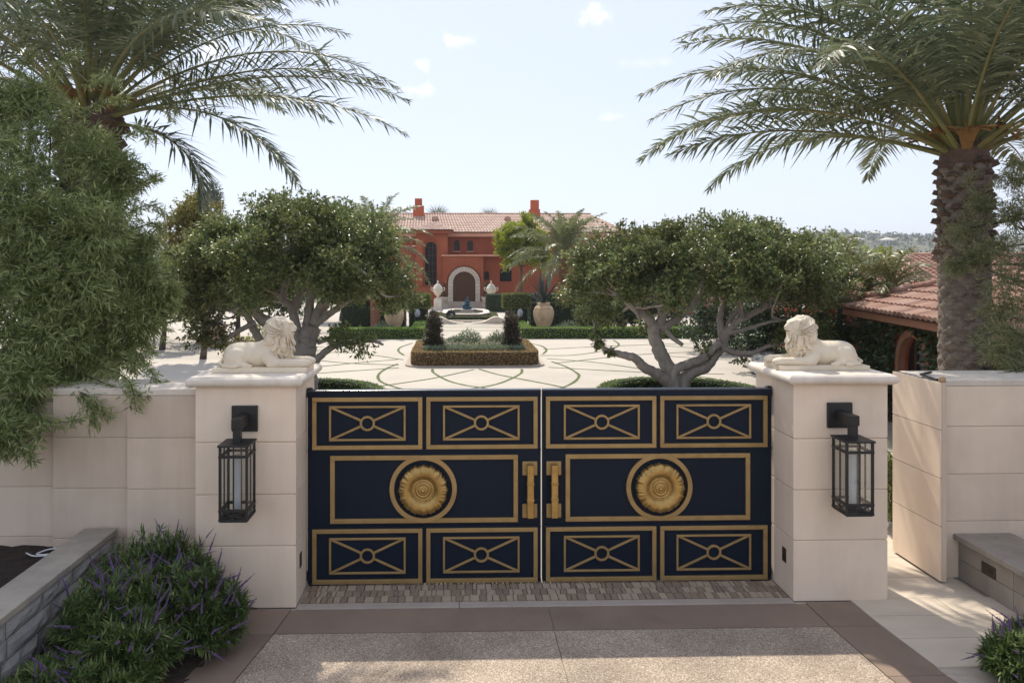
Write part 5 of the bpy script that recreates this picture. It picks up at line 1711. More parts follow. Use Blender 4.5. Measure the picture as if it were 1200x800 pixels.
def fig(G):            # seated bronze figure on a rock, knees drawn up, arm raised to a jug
    d = sd_ell(G, (0, 0, .16), (.46, .34, .20))
    d = smin(d, sd_ell(G, (.0, .05, .36), (.20, .17, .15)), .05)
    d = smin(d, sd_cap(G, (0, .05, .40), (.02, .02, .74), .125, .14), .05)
    d = smin(d, sd_cap(G, (.02, .02, .78), (.02, 0, .88), .05, .05), .03)
    d = smin(d, sd_ell(G, (.03, -.02, .98), (.085, .095, .115)), .02)
    for s in (-1, 1):
        d = smin(d, sd_cap(G, (.09 * s, 0, .36), (.17 * s, -.34, .46), .095, .075), .04)
        d = smin(d, sd_cap(G, (.17 * s, -.34, .46), (.14 * s, -.40, .10), .07, .045), .03)
        d = smin(d, sd_cap(G, (.14 * s, -.40, .08), (.14 * s, -.52, .05), .045, .03), .02)
        d = smin(d, sd_cap(G, (.15 * s, .02, .74), (.26 * s, -.10, .54), .055, .045), .03)
        d = smin(d, sd_cap(G, (.26 * s, -.10, .54), (.15 * s, -.32, .56), .042, .034), .02)
    d = smin(d, sd_ell(G, (-.34, -.1, .34), (.15, .13, .12)), .05)
    return d


q = at(547, 362, 49.2)
st = thing('bronze_sculpture', 'blue-green bronze seated figure at the back of the fountain', 'sculpture', (px_x(547.5, 49.2), 49.2, .0))
MB().lathe([(0, .0), (.5, .0), (.5, .42), (0, .42)], 16).build('pedestal', 'stepstone', st)
sdf_obj('figure', fig, (-.6, -.6, -.06), (.6, .5, 1.2), .03, 'bluebronze', st, (0, 0, .42)).scale = (.72, .72, .80)
def dolphin(G):
    d = 1e3
    P = [(-.35, 0, .15), (-.30, 0, .42), (-.10, 0, .62), (.18, 0, .60), (.36, 0, .38), (.40, 0, .12)]
    r = [.15, .20, .22, .19, .12, .06]
    for i in range(5):
        d = smin(d, sd_cap(G, P[i], P[i + 1], r[i], r[i + 1]), .05) if i else sd_cap(G, P[0], P[1], r[0], r[1])
    d = smin(d, sd_cap(G, (-.36, 0, .14), (-.40, 0, .02), .11, .06), .04)
    d = smin(d, sd_cap(G, (0, 0, .75), (.08, 0, .92), .06, .03), .04)
    for s in (-1, 1):
        d = smin(d, sd_cap(G, (.40, 0, .12), (.46, .18 * s, .02), .055, .03), .03)
        d = smin(d, sd_cap(G, (-.18, .15 * s, .45), (-.05, .30 * s, .28), .06, .025), .03)
    return d
x = px_x(528.5, 43.6)
o = sdf_obj('dark_sculpture', dolphin, (-.7, -.45, -.1), (.7, .45, 1.05), .03, 'darkbronze', None, (x, 42.85, .34)); o.scale = (.58, .58, .55)
tag(o, 'dark curled bronze sculpture in front of the fountain', 'sculpture', 'dark sculptures near the fountain')
x = px_x(507, 43.6)
o = sdf_obj('dark_sculpture', dolphin, (-.7, -.45, -.1), (.7, .45, 1.05), .035, 'darkbronze', None, (x, 44.0, .22)); o.rotation_euler = (0, 0, 2.4); o.scale = (.6, .6, .6)
tag(o, 'dark sculpture half hidden above the left column shrub', 'sculpture', 'dark sculptures near the fountain')
tag(MB().box(x - .45, x + .45, 43.6, 44.4, 0, .22).build('sculpture_base', 'stepstone', None, bevel=.02), 'low stone base under the dark sculpture left of the fountain', 'base')

# ================================================================== HOUSE
def arch_pts(cx, w, zs, n=14):
    """half circle from left springing to right"""
    return [(cx - w / 2 * math.cos(math.pi * k / n), zs + w / 2 * math.sin(math.pi * k / n)) for k in range(n + 1)]


def arch_wall(mb, x0, x1, z0, z1, y, ops, depth):
    """front face of a wall at y (facing -y) with arched openings (cx, w, sill, spring) and reveals going back by depth"""
    x = x0
    for cx, w, sill, spring in sorted(ops):
        a, b = cx - w / 2, cx + w / 2
        mb.add([(x, y, z0), (a, y, z0), (a, y, z1), (x, y, z1)], [(0, 1, 2, 3)])
        if sill > z0:
            mb.add([(a, y, z0), (b, y, z0), (b, y, sill), (a, y, sill)], [(0, 1, 2, 3)])
            mb.add([(a, y, sill), (b, y, sill), (b, y + depth, sill), (a, y + depth, sill)], [(0, 1, 2, 3)])
        P = arch_pts(cx, w, spring)
        for (xa, za), (xb, zb) in zip(P[:-1], P[1:]):
            mb.add([(xa, y, za), (xb, y, zb), (xb, y, z1), (xa, y, z1)], [(0, 1, 2, 3)])
        Q = [(a, sill)] + P + [(b, sill)]
        for (xa, za), (xb, zb) in zip(Q[:-1], Q[1:]):
            mb.add([(xa, y, za), (xa, y + depth, za), (xb, y + depth, zb), (xb, y, zb)], [(0, 1, 2, 3)])
        x = b
    mb.add([(x, y, z0), (x1, y, z0), (x1, y, z1), (x, y, z1)], [(0, 1, 2, 3)])
    return mb


def arch_panel(mb, cx, w, sill, spring, y, th=.04):
    P = [(cx - w / 2, sill)] + arch_pts(cx, w, spring) + [(cx + w / 2, sill)]
    n = len(P)
    return mb.add([(x, y, z) for x, z in P] + [(x, y + th, z) for x, z in P], [tuple(range(n)), tuple(range(2 * n - 1, n - 1, -1))] + [(i, (i + 1) % n, n + (i + 1) % n, n + i) for i in range(n)])


YF = 60.0
def hx(px): return at(px, 300, YF).x
def hz(py): return at(545, py, YF).z
house = thing('house', 'terracotta-red villa with tiled roof and arched front door', 'house', (0, 0, 0))
Z0 = .45
# upper main wall (recessed) and its two small arched windows
w1 = [(hx(535.3), .50, hz(293.5), hz(284)), (hx(551.5), .50, hz(293.5), hz(284))]
mw = MB(); arch_wall(mw, hx(524), hx(736), hz(300) - .4, hz(271), YF + 2.2, w1, .25)
mw.add([(hx(736), YF + 2.2, 0), (hx(736), YF + 13, 0), (hx(736), YF + 13, hz(271)), (hx(736), YF + 2.2, hz(271))], [(0, 1, 2, 3)])
mw.add([(hx(470), YF + 13, 0), (hx(736), YF + 13, 0), (hx(736), YF + 13, hz(271)), (hx(470), YF + 13, hz(271))], [(0, 3, 2, 1)])
mw.build('upper_wall', 'stucco', house, fix=False)
for cx, w, sl, sp in w1:
    wn_ = arch_panel(MB(), cx, w, sl, sp, YF + 2.36, .03).build('window', 'darkglass', house)
    MB().box(cx - .022, cx + .022, YF + 2.33, YF + 2.358, sl, sp + w / 2).build('glazing_bar', 'doorwood', wn_)
    MB().box(cx - w / 2 - .06, cx + w / 2 + .06, YF + 2.06, YF + 2.3, sl - .09, sl - .002).build('sill', 'stuccolight', wn_)
    r = MB(); P = [(cx - w / 2, sl)] + arch_pts(cx, w, sp) + [(cx + w / 2, sl)]
    for a, b in zip(P[:-1], P[1:]): r.bar((a[0], YF + 2.30, a[1]), (b[0], YF + 2.30, b[1]), .07, .07, up=(0, 1, 0))
    r.build('window_frame', 'doorwood', wn_)
# entrance block
door_cx = hx(544)
eb = MB()
EX0, EX1 = hx(519), hx(566.5)
EZ1 = hz(300.5)
DW, SP = 1.86, .41 + 1.55
arch_wall(eb, EX0, EX1, 0, EZ1, YF, [(door_cx, DW + 1.02, .0, SP)], .22)
eb.add([(EX0, YF, 0), (EX0, YF + 2.2, 0), (EX0, YF + 2.2, EZ1), (EX0, YF, EZ1)], [(0, 3, 2, 1)])
eb.add([(EX1, YF, 0), (EX1, YF + 2.2, 0), (EX1, YF + 2.2, EZ1), (EX1, YF, EZ1)], [(0, 1, 2, 3)])
# the recess back wall around the stone surround
eb.add([(door_cx - 1.6, YF + .22, 0), (door_cx + 1.6, YF + .22, 0), (door_cx + 1.6, YF + .22, EZ1 - .05), (door_cx - 1.6, YF + .22, EZ1 - .05)], [(0, 1, 2, 3)])
eb.build('entrance_wall', 'stucco', house, fix=False)
MB().box(EX0 - .12, hx(625), YF - .12, YF + 2.19, EZ1 + .001, EZ1 + .14).build('entrance_ledge', 'stuccolight', house, bevel=.03)
# right lower wall behind the entrance block
rw = MB(); wr2 = [(hx(570.8), .42, hz(328), hz(321)), (hx(593.5), 1.0, hz(330), hz(320))]
arch_wall(rw, EX1, hx(640), 0, EZ1, YF + .9, wr2, .2)
rw.build('lower_wall', 'stucco', house, fix=False)
for cx, w, sl, sp in wr2:
    arch_panel(MB(), cx, w, sl, sp, YF + 1.02, .03).build('window', 'darkglass', house)
rw = MB().box(hx(640), hx(736), YF + .9, YF + 2.19, 0, EZ1); rw.build('lower_wall', 'stucco', house)
# door surround of cut stones
n = 15
ri, ro = DW / 2, DW / 2 + .40
for k in range(n):
    a0, a1 = math.pi * k / n + .008, math.pi * (k + 1) / n - .008
    pts = [(door_cx + r * math.cos(a), SP + r * math.sin(a)) for r, a in ((ri, a0), (ro, a0), (ro, (a0 + a1) / 2), (ro, a1), (ri, a1), (ri, (a0 + a1) / 2))]
    mb = MB(); m = len(pts)
    mb.add([(x, YF + .06, z) for x, z in pts] + [(x, YF + .30, z) for x, z in pts], [tuple(range(m)), tuple(range(2 * m - 1, m - 1, -1))] + [(i, (i + 1) % m, m + (i + 1) % m, m + i) for i in range(m)])
    mb.build('arch_stone', 'housestone', house, bevel=.015)
for s in (-1, 1):
    for j in range(5):
        z0, z1 = Z0 - .04 + (SP - Z0 + .04) * j / 5, Z0 - .04 + (SP - Z0 + .04) * (j + 1) / 5
        MB().box(door_cx + s * ri, door_cx + s * ro, YF + .06, YF + .30, z0 + .008, z1 - .008).build('jamb_stone', 'housestone', house, bevel=.015)
dd = arch_panel(MB(), door_cx, DW - .01, Z0 - .03, SP, YF + .17, .06).build('front_door', 'doorwood', house)
MB().box(door_cx - .012, door_cx + .012, YF + .155, YF + .168, Z0, SP + .85).build('door_joint', 'blackiron', dd)
for k in range(9):
    x = door_cx - .82 + k * .205
    if abs(x - door_cx) < .03: continue
    hgt = SP + math.sqrt(max(0, (DW / 2 - .02) ** 2 - (x - door_cx) ** 2))
    MB().box(x - .008, x + .008, YF + .162, YF + .169, Z0, hgt - .05).build('plank_joint', 'blackiron', dd)
# steps
for j in range(3):
    MB().box(door_cx - 1.9 - .28 * (2 - j), door_cx + 1.9 + .28 * (2 - j), YF - 1.35 + .42 * j, YF + .3, .14 * j + .0, .14 * (j + 1) - .004).build('step', 'stepstone', house, bevel=.012)
# stair tower with the tall arched window
TX0, TX1 = hx(487), hx(524.4)
tw = MB(); twin = [(hx(504.5), .98, hz(334), hz(290)), ]
TZ = hz(270.5)
arch_wall(tw, TX0, TX1, 0, TZ, YF + .6, [(hx(504.5), 1.32, hz(336), hz(288.5))], .18)
tw.add([(TX1, YF + .6, 0), (TX1, YF + 2.2, 0), (TX1, YF + 2.2, TZ), (TX1, YF + .6, TZ)], [(0, 1, 2, 3)])
tw.add([(TX0, YF + .6, 0), (TX0, YF + 6, 0), (TX0, YF + 6, TZ), (TX0, YF + .6, TZ)], [(0, 3, 2, 1)])
arch_wall(tw, TX0 + .2, TX1 - .2, .5, TZ - .2, YF + .78, twin, .12)
tw.build('tower_wall', 'stucco', house, fix=False)
cx, w, sl, sp = twin[0]
tg = arch_panel(MB(), cx, w, sl, sp, YF + .88, .03).build('window', 'darkglass', house)
for xx in (cx - .16, cx + .16):
    MB().box(xx - .02, xx + .02, YF + .85, YF + .878, sl, sp + w / 2 * .9).build('glazing_bar', 'doorwood', tg)
for zz in np.linspace(sl + .5, sp, 5):
    MB().box(cx - w / 2, cx + w / 2, YF + .852, YF + .876, zz - .02, zz + .02).build('glazing_bar', 'doorwood', tg)
MB().box(TX0 - .5, TX1 + .0, YF + .1, YF + .6, 0, hz(337)).build('garden_wall', 'stucco', house)
lwg = MB().box(hx(430), TX0, YF + 2.2, YF + 13, 0, TZ); lwg.build('left_wing_wall', 'stucco', house)

def tile_plane(name, mat, parent, p00, p10, p01, p11, cols, rows, rad, gapz=.02):
    """barrel tiles over a (bilinear) roof plane: p00-p10 eave, p01-p11 ridge; returns one joined mesh"""
    p00, p10, p01, p11 = [np.array(p, float) for p in (p00, p10, p01, p11)]
    nrm = np.cross(p10 - p00, p01 - p00); nrm /= np.linalg.norm(nrm)
    if nrm[2] < 0: nrm = -nrm
    K = 5
    V, F = [], []
    rng = np.random.default_rng(cols * 7 + rows)
    for i in range(cols):
        for j in range(rows):
            u0, u1 = i / cols, (i + 1) / cols
            v0, v1 = j / rows, (j + 1.12) / rows
            def pt(u, v): return p00 * (1 - u) * (1 - v) + p10 * u * (1 - v) + p01 * (1 - u) * v + p11 * u * v
            base = len(V)
            for v, lift, sc in ((v0, .045, 1.0), (min(v1, 1.0), .0, .86)):
                a, b = pt(u0, v), pt(u1, v)
                m = (a + b) / 2; hw = (b - a) / 2 * sc
                for k in range(K):
                    th = math.pi * k / (K - 1)
                    V.append(m - hw * math.cos(th) + nrm * (np.linalg.norm(hw) * .75 * math.sin(th) + lift + rng.uniform(-.006, .006)))
            for k in range(K - 1):
                F.append((base + k, base + k + 1, base + K + k + 1, base + K + k))
            m0 = len(V)
            V.append((V[base] + V[base + K - 1]) / 2)
            for k in range(K - 1): F.append((m0, base + k + 1, base + k, base + k))
    tri = [f[:3] if f[2] == f[3] else f for f in F]
    me = bpy.data.meshes.new(name); me.from_pydata([tuple(v) for v in V], [], tri); me.update()
    o = mesh_obj(name, me, mat, parent)
    return o


roof = MB()
ez, rz_ = hz(272) + .03, None
ridgeY = YF + 7.5
rz_ = at(545, 251.5, ridgeY).z
ey = YF + 1.45
def plane(mb, a, b, c, d): mb.add([a, b, c, d], [(0, 1, 2, 3)])
RX0, RX1 = hx(425), hx(742)
rdg0, rdg1 = at(440, 252, ridgeY).x, at(692, 252, ridgeY).x
A, B, C_, D_ = (RX0, ey, ez), (RX1, ey, ez), (rdg1, ridgeY, rz_), (rdg0, ridgeY, rz_)
bk0, bk1 = (RX0, 2 * ridgeY - ey, ez), (RX1, 2 * ridgeY - ey, ez)
plane(roof, A, B, C_, D_); plane(roof, bk1, bk0, D_, C_); roof.add([B, bk1, C_], [(0, 1, 2)]); roof.add([bk0, A, D_], [(0, 1, 2)])
rf = roof.build('roof', 'rooftile_dark', house)
tile_plane('roof_tiles', 'rooftile_pale', rf, A, B, D_, C_, 84, 11, .1)['kind'] = 'stuff'
tile_plane('roof_tiles', 'rooftile_pale', rf, B, bk1, C_, (C_[0], C_[1] + .01, C_[2]), 60, 11, .1)['kind'] = 'stuff'
MB().tube([(rdg0, ridgeY, rz_ + .06), (rdg1, ridgeY, rz_ + .06)], .11, 8).build('ridge_cap', 'rooftile', rf, smooth=True)
MB().box(RX0 + .15, RX1 - .15, ey + .12, ey + .7, ez - .34, ez - .02).build('eave_board', 'stuccolight', rf)
# tower roof, slightly in front
t0, t1 = (TX0 - .45, YF + .05, hz(269.5)), (TX1 + .45, YF + .05, hz(269.5))
tt0, tt1 = (TX0 + 1.2, YF + 3.4, hz(258)), (TX1 - 1.25, YF + 3.4, hz(258))
tr_ = MB(); plane(tr_, t0, t1, tt1, tt0); tr_.add([t1, (t1[0], YF + 3.4, t1[2]), tt1], [(0, 1, 2)]); tr_.add([(t0[0], YF + 3.4, t0[2]), t0, tt0], [(0, 1, 2)])
to = tr_.build('tower_roof', 'rooftile_dark', house)
tile_plane('roof_tiles', 'rooftile_pale', to, t0, t1, tt0, tt1, 17, 7, .1)['kind'] = 'stuff'
tile_plane('roof_tiles', 'rooftile_pale', to, t1, (t1[0], YF + 3.4, t1[2]), tt1, (tt1[0], tt1[1] + .01, tt1[2]), 14, 7, .1)['kind'] = 'stuff'
MB().box(TX0 - .38, TX1 + .38, YF + .12, YF + .62, hz(273.2), hz(269.8)).build('tower_cornice', 'stucco', to, bevel=.05)
for pa, pb, pc, pd, py0, py1, pym in ((484, 496.5, 486, 494.3, 253, 232.5, 241), (620.5, 633, 622.3, 631.8, 254, 234, 245)):
    Yc = YF + 6.4
    c0, c1, c2, c3 = (at(p, 250, Yc).x for p in (pa, pb, pc, pd))
    ch = MB().box(c0, c1, Yc, Yc + .9, rz_ - 1.2, at(545, pym, Yc).z).build('chimney', 'chimney', rf, bevel=.03)
    MB().box(c2, c3, Yc + .12, Yc + .78, at(545, pym, Yc).z - .02, at(545, py1, Yc).z).build('chimney_top', 'chimney', ch, bevel=.02)
for px in (510, 594.5):
    q = at(px, 254.5, YF + 5.4)
    MB().tube([(q.x - .0, YF + 4.9, q.z - .22), (q.x, YF + 6.0, q.z - .2)], .30, 10).build('roof_vent', 'rooftile', rf, smooth=True)
# lower right wing in front, glimpsed through the tree
wg = thing('wing_building', 'low wing with pinkish tiled roof glimpsed through the right courtyard tree', 'building')
wx0, wx1, wy = at(735, 330, 50).x, at(985, 330, 50).x, 50.0
arch_wall(MB(), wx0, wx1, 0, 2.7, wy, [(wx0 + 2.2 + 2.6 * k, 1.1, .9, 1.9) for k in range(5)], .25).build('wall', 'stucco', wg, fix=False)
for k in range(5):
    arch_panel(MB(), wx0 + 2.2 + 2.6 * k, 1.1, .9, 1.9, wy + .18, .03).build('window', 'darkglass', wg)
ea, eb_ = (wx0 - .5, wy - .6, 2.75), (wx1 + .5, wy - .6, 2.75)
ra, rb = (wx0 + 2.5, wy + 4.5, 4.75), (wx1 + .5, wy + 4.5, 4.75)
rr_ = MB(); plane(rr_, ea, eb_, rb, ra); rr_.add([(wx0 - .5, wy + 9, 2.75), ea, ra], [(0, 1, 2)])
r_ = rr_.build('roof', 'rooftile_dark', wg)
tile_plane('roof_tiles', 'rooftile', r_, ea, eb_, ra, rb, 62, 11, .1)['kind'] = 'stuff'

# ================================================================== GARAGE WITH TILED HIP ROOF, RIGHT
P1 = np.array([9.68, 17.9]); P2 = np.array([8.02, 8.0])
gt = thing('garage', 'low building with terracotta tiled hip roof and ivy walls, right', 'building')
dirw = (P2 - P1) / np.linalg.norm(P2 - P1)            # along the wall towards the viewer
nw = np.array([dirw[1], -dirw[0]]);                  # candidate outward normal
if nw[0] > 0: nw = -nw                               # faces left, towards the courtyard
Lw = np.linalg.norm(P2 - P1)
EZ = 2.40
def W(u, o, z):                                      # u metres along the eave from the far corner, o metres inwards
    p = P1 + dirw * u - nw * o
    return (p[0], p[1], z)
# wall in its own frame: x along the wall (towards viewer), y inwards
wallo = bpy.data.objects.new('wall_frame', None)
uc = 2.95
def arch_wall_w(ops, z1, o, depth, name, mat):
    mb = MB(); arch_wall(mb, .4, Lw + 4, -.05, z1, 0, ops, depth)
    mb.v = [W(x, o + y, z) for x, y, z in mb.v]
    return mb.build(name, mat, gt, fix=False)
arch_wall_w([(uc, 1.30, -.0, 1.32)], EZ - .06, .42, .16, 'wall', 'stucco')
mb = arch_panel(MB(), uc, 1.30, 0, 1.32, .12, .03); mb.v = [W(x, .42 + y, z) for x, y, z in mb.v]; gd = mb.build('arched_door', 'darkglass', gt)
for xx in (uc - .22, uc + .22):
    mb = MB().box(xx - .025, xx + .025, .08, .118, 0, 1.85); mb.v = [W(x, .42 + y, z) for x, y, z in mb.v]; mb.build('glazing_bar', 'doorwood', gd)
mb = MB(); P = [(uc - .72, -.02)] + arch_pts(uc, 1.44, 1.32) + [(uc + .72, -.02)]
for a, b in zip(P[:-1], P[1:]):
    mb.bar(W(a[0], .40, a[1]), W(b[0], .40, b[1]), .16, .14, up=tuple(nw) + (0,))
mb.build('arch_trim', 'fascia', gt)
mb = MB().box(.0, Lw + 4.2, -.02, .42, EZ - .17, EZ - .03); mb.v = [W(x, y, z) for x, y, z in mb.v]; mb.build('fascia_board', 'fascia', gt)
mb = MB().box(-.02, .4, .42, 14, 0, EZ - .06); mb.v = [W(x + .4, y, z) for x, y, z in mb.v]; mb.build('end_wall', 'stucco', gt)
pitch = .335
DR = 6.2                                             # roof run from the eave to the ridge
# roof deck: face towards the courtyard, hip at the far corner
mb = MB()
Rr = DR * pitch
mb.add([W(-.12, -.12, EZ), W(Lw + 4.2, -.12, EZ), W(Lw + 4.2, DR, EZ + Rr), W(DR, DR, EZ + Rr)], [(0, 1, 2, 3)])
mb.add([W(-.12, -.12, EZ), W(DR, DR, EZ + Rr), W(-.12, 2 * DR, EZ)], [(0, 1, 2)])
deck = mb.build('roof_deck', 'rooftile_dark', gt)
# single barrel tiles, nearest/largest as parts
TW, TL = .215, .40
def barrel():
    mb = MB(); K = 6; vs = []
    for y, r, l in ((0, .5 * TW, .035), (TL * 1.1, .43 * TW, .0)):
        for k in range(K):
            a = math.pi * k / (K - 1)
            vs.append((-r * math.cos(a), y, r * .72 * math.sin(a) + l))
    fs = [(k, k + 1, K + k + 1, K + k) for k in range(K - 1)]
    c = len(vs); vs.append((0, 0, .0)); fs += [(c, k + 1, k) for k in range(K - 1)]
    mb.add(vs, fs)
    return mb.mesh('roof_tile')
tms = []
for mt in ('tile_a', 'tile_b', 'tile_c'):
    m_ = barrel(); m_.materials.append(MATS[mt]); tms.append(m_)
sl_ = math.atan(pitch)
upv = Vector((-nw[0] * math.cos(sl_), -nw[1] * math.cos(sl_), math.sin(sl_)))
alv = Vector((dirw[0], dirw[1], 0))
nv = alv.cross(upv)
if nv.z < 0: alv = -alv; nv = alv.cross(upv)
Mr = Matrix((alv, upv, nv)).transposed().to_euler()
slots = []
nr_ = int(DR / math.cos(sl_) / TL)
for j in range(nr_):
    o = -.12 + j * TL * math.cos(sl_)
    u = max(-.05, o) + .05
    u0 = u - (u % TW)
    i = 0
    uu = u0 + TW * .5
    while uu < Lw + 3.9:
        if uu > o + .02:
            slots.append((uu, o, j))
        uu += TW
random.seed(77)
def seen(s):
    p = W(s[0], s[1], EZ + (s[1] + .12) * pitch)
    px = CX + FPX * ((p[0] * math.cos(YAW) - p[1] * math.sin(YAW)) / (p[0] * math.sin(YAW) + p[1] * math.cos(YAW)))
    return 985 < px < 1215
big = [s for s in slots if seen(s)]
big.sort(key=lambda s: np.hypot(*W(s[0], s[1], 0)[:2]))
singles = set(big[:298])
rest_v, rest_f = [], []
base_v = [v.co.copy() for v in tms[0].vertices]; base_f = [tuple(p.vertices) for p in tms[0].polygons]
for s in slots:
    p = Vector(W(s[0], s[1], EZ + (s[1] + .12) * pitch + .012))
    eu = Mr.copy(); eu.rotate_axis('Z', random.uniform(-.03, .03)); eu.rotate_axis('X', random.uniform(-.015, .02))
    if s in singles:
        o = bpy.data.objects.new('roof_tile', random.choices(tms, (5, 4, 2))[0])
        o.location = p; o.rotation_euler = eu; link(o, deck)
    else:
        mt = eu.to_matrix(); k = len(rest_v)
        rest_v += [tuple(mt @ v + p) for v in base_v]; rest_f += [tuple(i + k for i in f) for f in base_f]
me = bpy.data.meshes.new('roof_tiles'); me.from_pydata(rest_v, [], rest_f); me.update()
mesh_obj('roof_tiles', me, 'tile_a', deck)['kind'] = 'stuff'
hp = [W(-.12 + (DR + .12) * u, -.12 + (DR + .12) * u, EZ + .12 + (DR) * u * pitch) for u in np.linspace(0, 1, 16)]
for a, b in zip(hp[:-1], hp[1:]):
    MB().tube([a, b], [.11, .095], 8).build('hip_tile', random.choice(('tile_a', 'tile_b')), deck, smooth=True)
# second, larger roof behind
g2 = thing('rear_building', 'second tiled hip roof rising behind the right garage roof', 'building')
q0 = at(1020, 309, 27); q1 = at(1068, 301, 28)
e0, e1 = np.array([9.9, 20.2, 2.55]), np.array([26.0, 15.5, 2.55])
r0_, r1_ = np.array([q1.x, 28, q1.z]), np.array([34.0, 23.3, q1.z])
l0 = np.array([12.3, 31.0, 2.55])
mb = MB(); mb.add([e0, e1, r1_, r0_], [(0, 1, 2, 3)]); mb.add([l0, e0, r0_], [(0, 1, 2)])
d2 = mb.build('roof_deck', 'rooftile_dark', g2)
tile_plane('roof_tiles', 'rooftile', d2, e0, e1, r0_, r1_, 76, 20, .1)['kind'] = 'stuff'
tile_plane('roof_tiles', 'rooftile', d2, l0, e0, r0_ + np.array([-.02, .02, 0]), r0_, 46, 18, .1)['kind'] = 'stuff'
MB().tube([tuple(r0_ + np.array([0, 0, .06])), tuple(r1_ + np.array([0, 0, .06]))], .12, 8).build('ridge_cap', 'tile_b', d2, smooth=True)
MB().tube([tuple(e0 + np.array([0, 0, .06])), tuple(r0_ + np.array([0, 0, .06]))], .12, 8).build('hip_cap', 'tile_b', d2, smooth=True)
mb = MB(); fpt = [e0[:2] + np.array([.5, .2]), e1[:2] + np.array([0, .5]), r1_[:2] + np.array([0, 6]), l0[:2] + np.array([.6, 0])]
mb.prism([tuple(p) for p in fpt], 0, 2.5).build('wall', 'stucco', g2)

# ivy over the garage wall
k = 11000
uu = RNG.uniform(.4, Lw + 2, k); zz = RNG.uniform(0, EZ - .12, k)
keep = ~((np.abs(uu - uc) < .80) & (zz < 1.32)) & ~(np.hypot(uu - uc, zz - 1.32) < .82)
uu, zz = uu[keep], zz[keep]; k = len(uu)
oo = .40 - RNG.uniform(0, .20, k)
P = np.array([W(a, b, c) for a, b, c in zip(uu, oo, zz)])
D = unit(rdir(k) * .8 + np.array([nw[0] * .7, nw[1] * .7, -.5]))
iv = mesh_obj('ivy', leaf_mesh('ivy', P, D, unit(np.array([nw[0], nw[1], .6]) + .5 * rdir(k)), .12 * RNG.uniform(.6, 1.3, k), .085, .2), 'leaf_dark', None)
tag(iv, 'dark ivy covering the wall under the right garage roof', 'ivy', kind='stuff')
# ================================================================== BACKGROUND TREES
def round_tree(name, label, c, r, nl, lr, n, L, W, mat, group=None, trunk='darkbark', cat='tree', tr=.14, seed=1, lo=.4, flat=-.5, zflat=.85):
    rng = np.random.default_rng(seed)
    t = thing(name, label, cat, (c[0], c[1], 0), 0, group)
    mb = MB()
    P = limb(mb, [(0, 0, 0), (.08, .05, c[2] * .45), (0, 0, c[2])], tr, tr * .4, 6, 8, .1, rng)
    lob = lobes_in((0, 0, c[2]), r, nl, lo, flat, rng)
    branch_tubes(mb, P[len(P) // 3:], lob[: min(len(lob), 40)], tr * .35, .012, .12, 5, rng, 4)
    mb.build('trunk', trunk, t, smooth=True)
    crown_leaves('crown', lob, lr, n, L, W, mat, t, per=8, cl=L * 1.3, zflat=zflat, rng=rng)
    return t


q = at(610, 293, 54)
round_tree('lime_tree', 'bright lime-green rounded tree beside the villa entrance', (q.x, 54, q.z), (2.05, 1.9, 2.55), 80, .5, 26000, .17, .10, 'leaf_lime', seed=3)
# mid palms
q = at(661, 306, 41)
feather_palm('feathery palm with reddish trunk in front of the right of the villa', (q.x, 41, 0), q.z + .1, .26, .30, 42, 3.9, 'leaf_palm_mid', 'feathery palms near the villa', roll=.08, ll=.46, lw=.06, nleaf=70, boots=40, trunk='redtrunk', boot='redtrunk', elevs=(-.25, 1.5), dry=0, fruits=0, az0=1.0)
q = at(440, 290, 40)
feather_palm('feathery palm half hidden behind the left courtyard tree', (q.x, 40, 0), q.z, .26, .30, 30, 3.8, 'leaf_palm_mid', 'feathery palms near the villa', roll=.08, ll=.46, lw=.06, nleaf=70, boots=30, trunk='redtrunk', boot='redtrunk', elevs=(-.25, 1.5), dry=0, fruits=0, az0=.2)


def fan_palm(label, x, y, z, s, seed):
    rng = np.random.default_rng(seed)
    t = thing('fan_palm', label, 'palm tree', (x, y, 0), 0, 'fan palms behind the villa roof')
    MB().tube([(0, 0, 0), (.1, 0, z * .5), (0, 0, z)], [.25, .2, .17], 8).build('trunk', 'palmtrunk', t, smooth=True)
    for k in range(7):
        a = k * 2.4; e = .75 + .75 * k / 7
        d = np.array([math.cos(a) * math.cos(e), math.sin(a) * math.cos(e), math.sin(e)])
        sd = np.cross(d, [0, 0, 1]); sd /= np.linalg.norm(sd); up = np.cross(sd, d)
        c = d * s * .12
        P, D = [], []
        for j in range(9):
            b = (j - 4) / 4 * 1.0
            P.append(c); D.append(d * math.cos(b) + sd * math.sin(b) - up * .15)
        P, D = np.array(P), np.array(D)
        f = MB().tube([(0, 0, 0), tuple(c)], [.03, .02], 5).build('frond', 'petiole', t, (0, 0, z))
        mesh_obj('blades', blade_mesh('blades', P, D, np.tile(up, (9, 1)), np.full(9, s * 1.25), np.full(9, .055 * s), .05), 'leaf_fan', f)


for px, py, lab, s, sd in ((513, 252, 'fan palm top poking above the villa roof near the left chimney', 1.0, 3), (573, 253, 'fan palm top poking above the middle of the villa roof', .85, 4)):
    q = at(px, py, 78)
    fan_palm(lab, q.x, 78, q.z - .2, s * 1.35, sd)
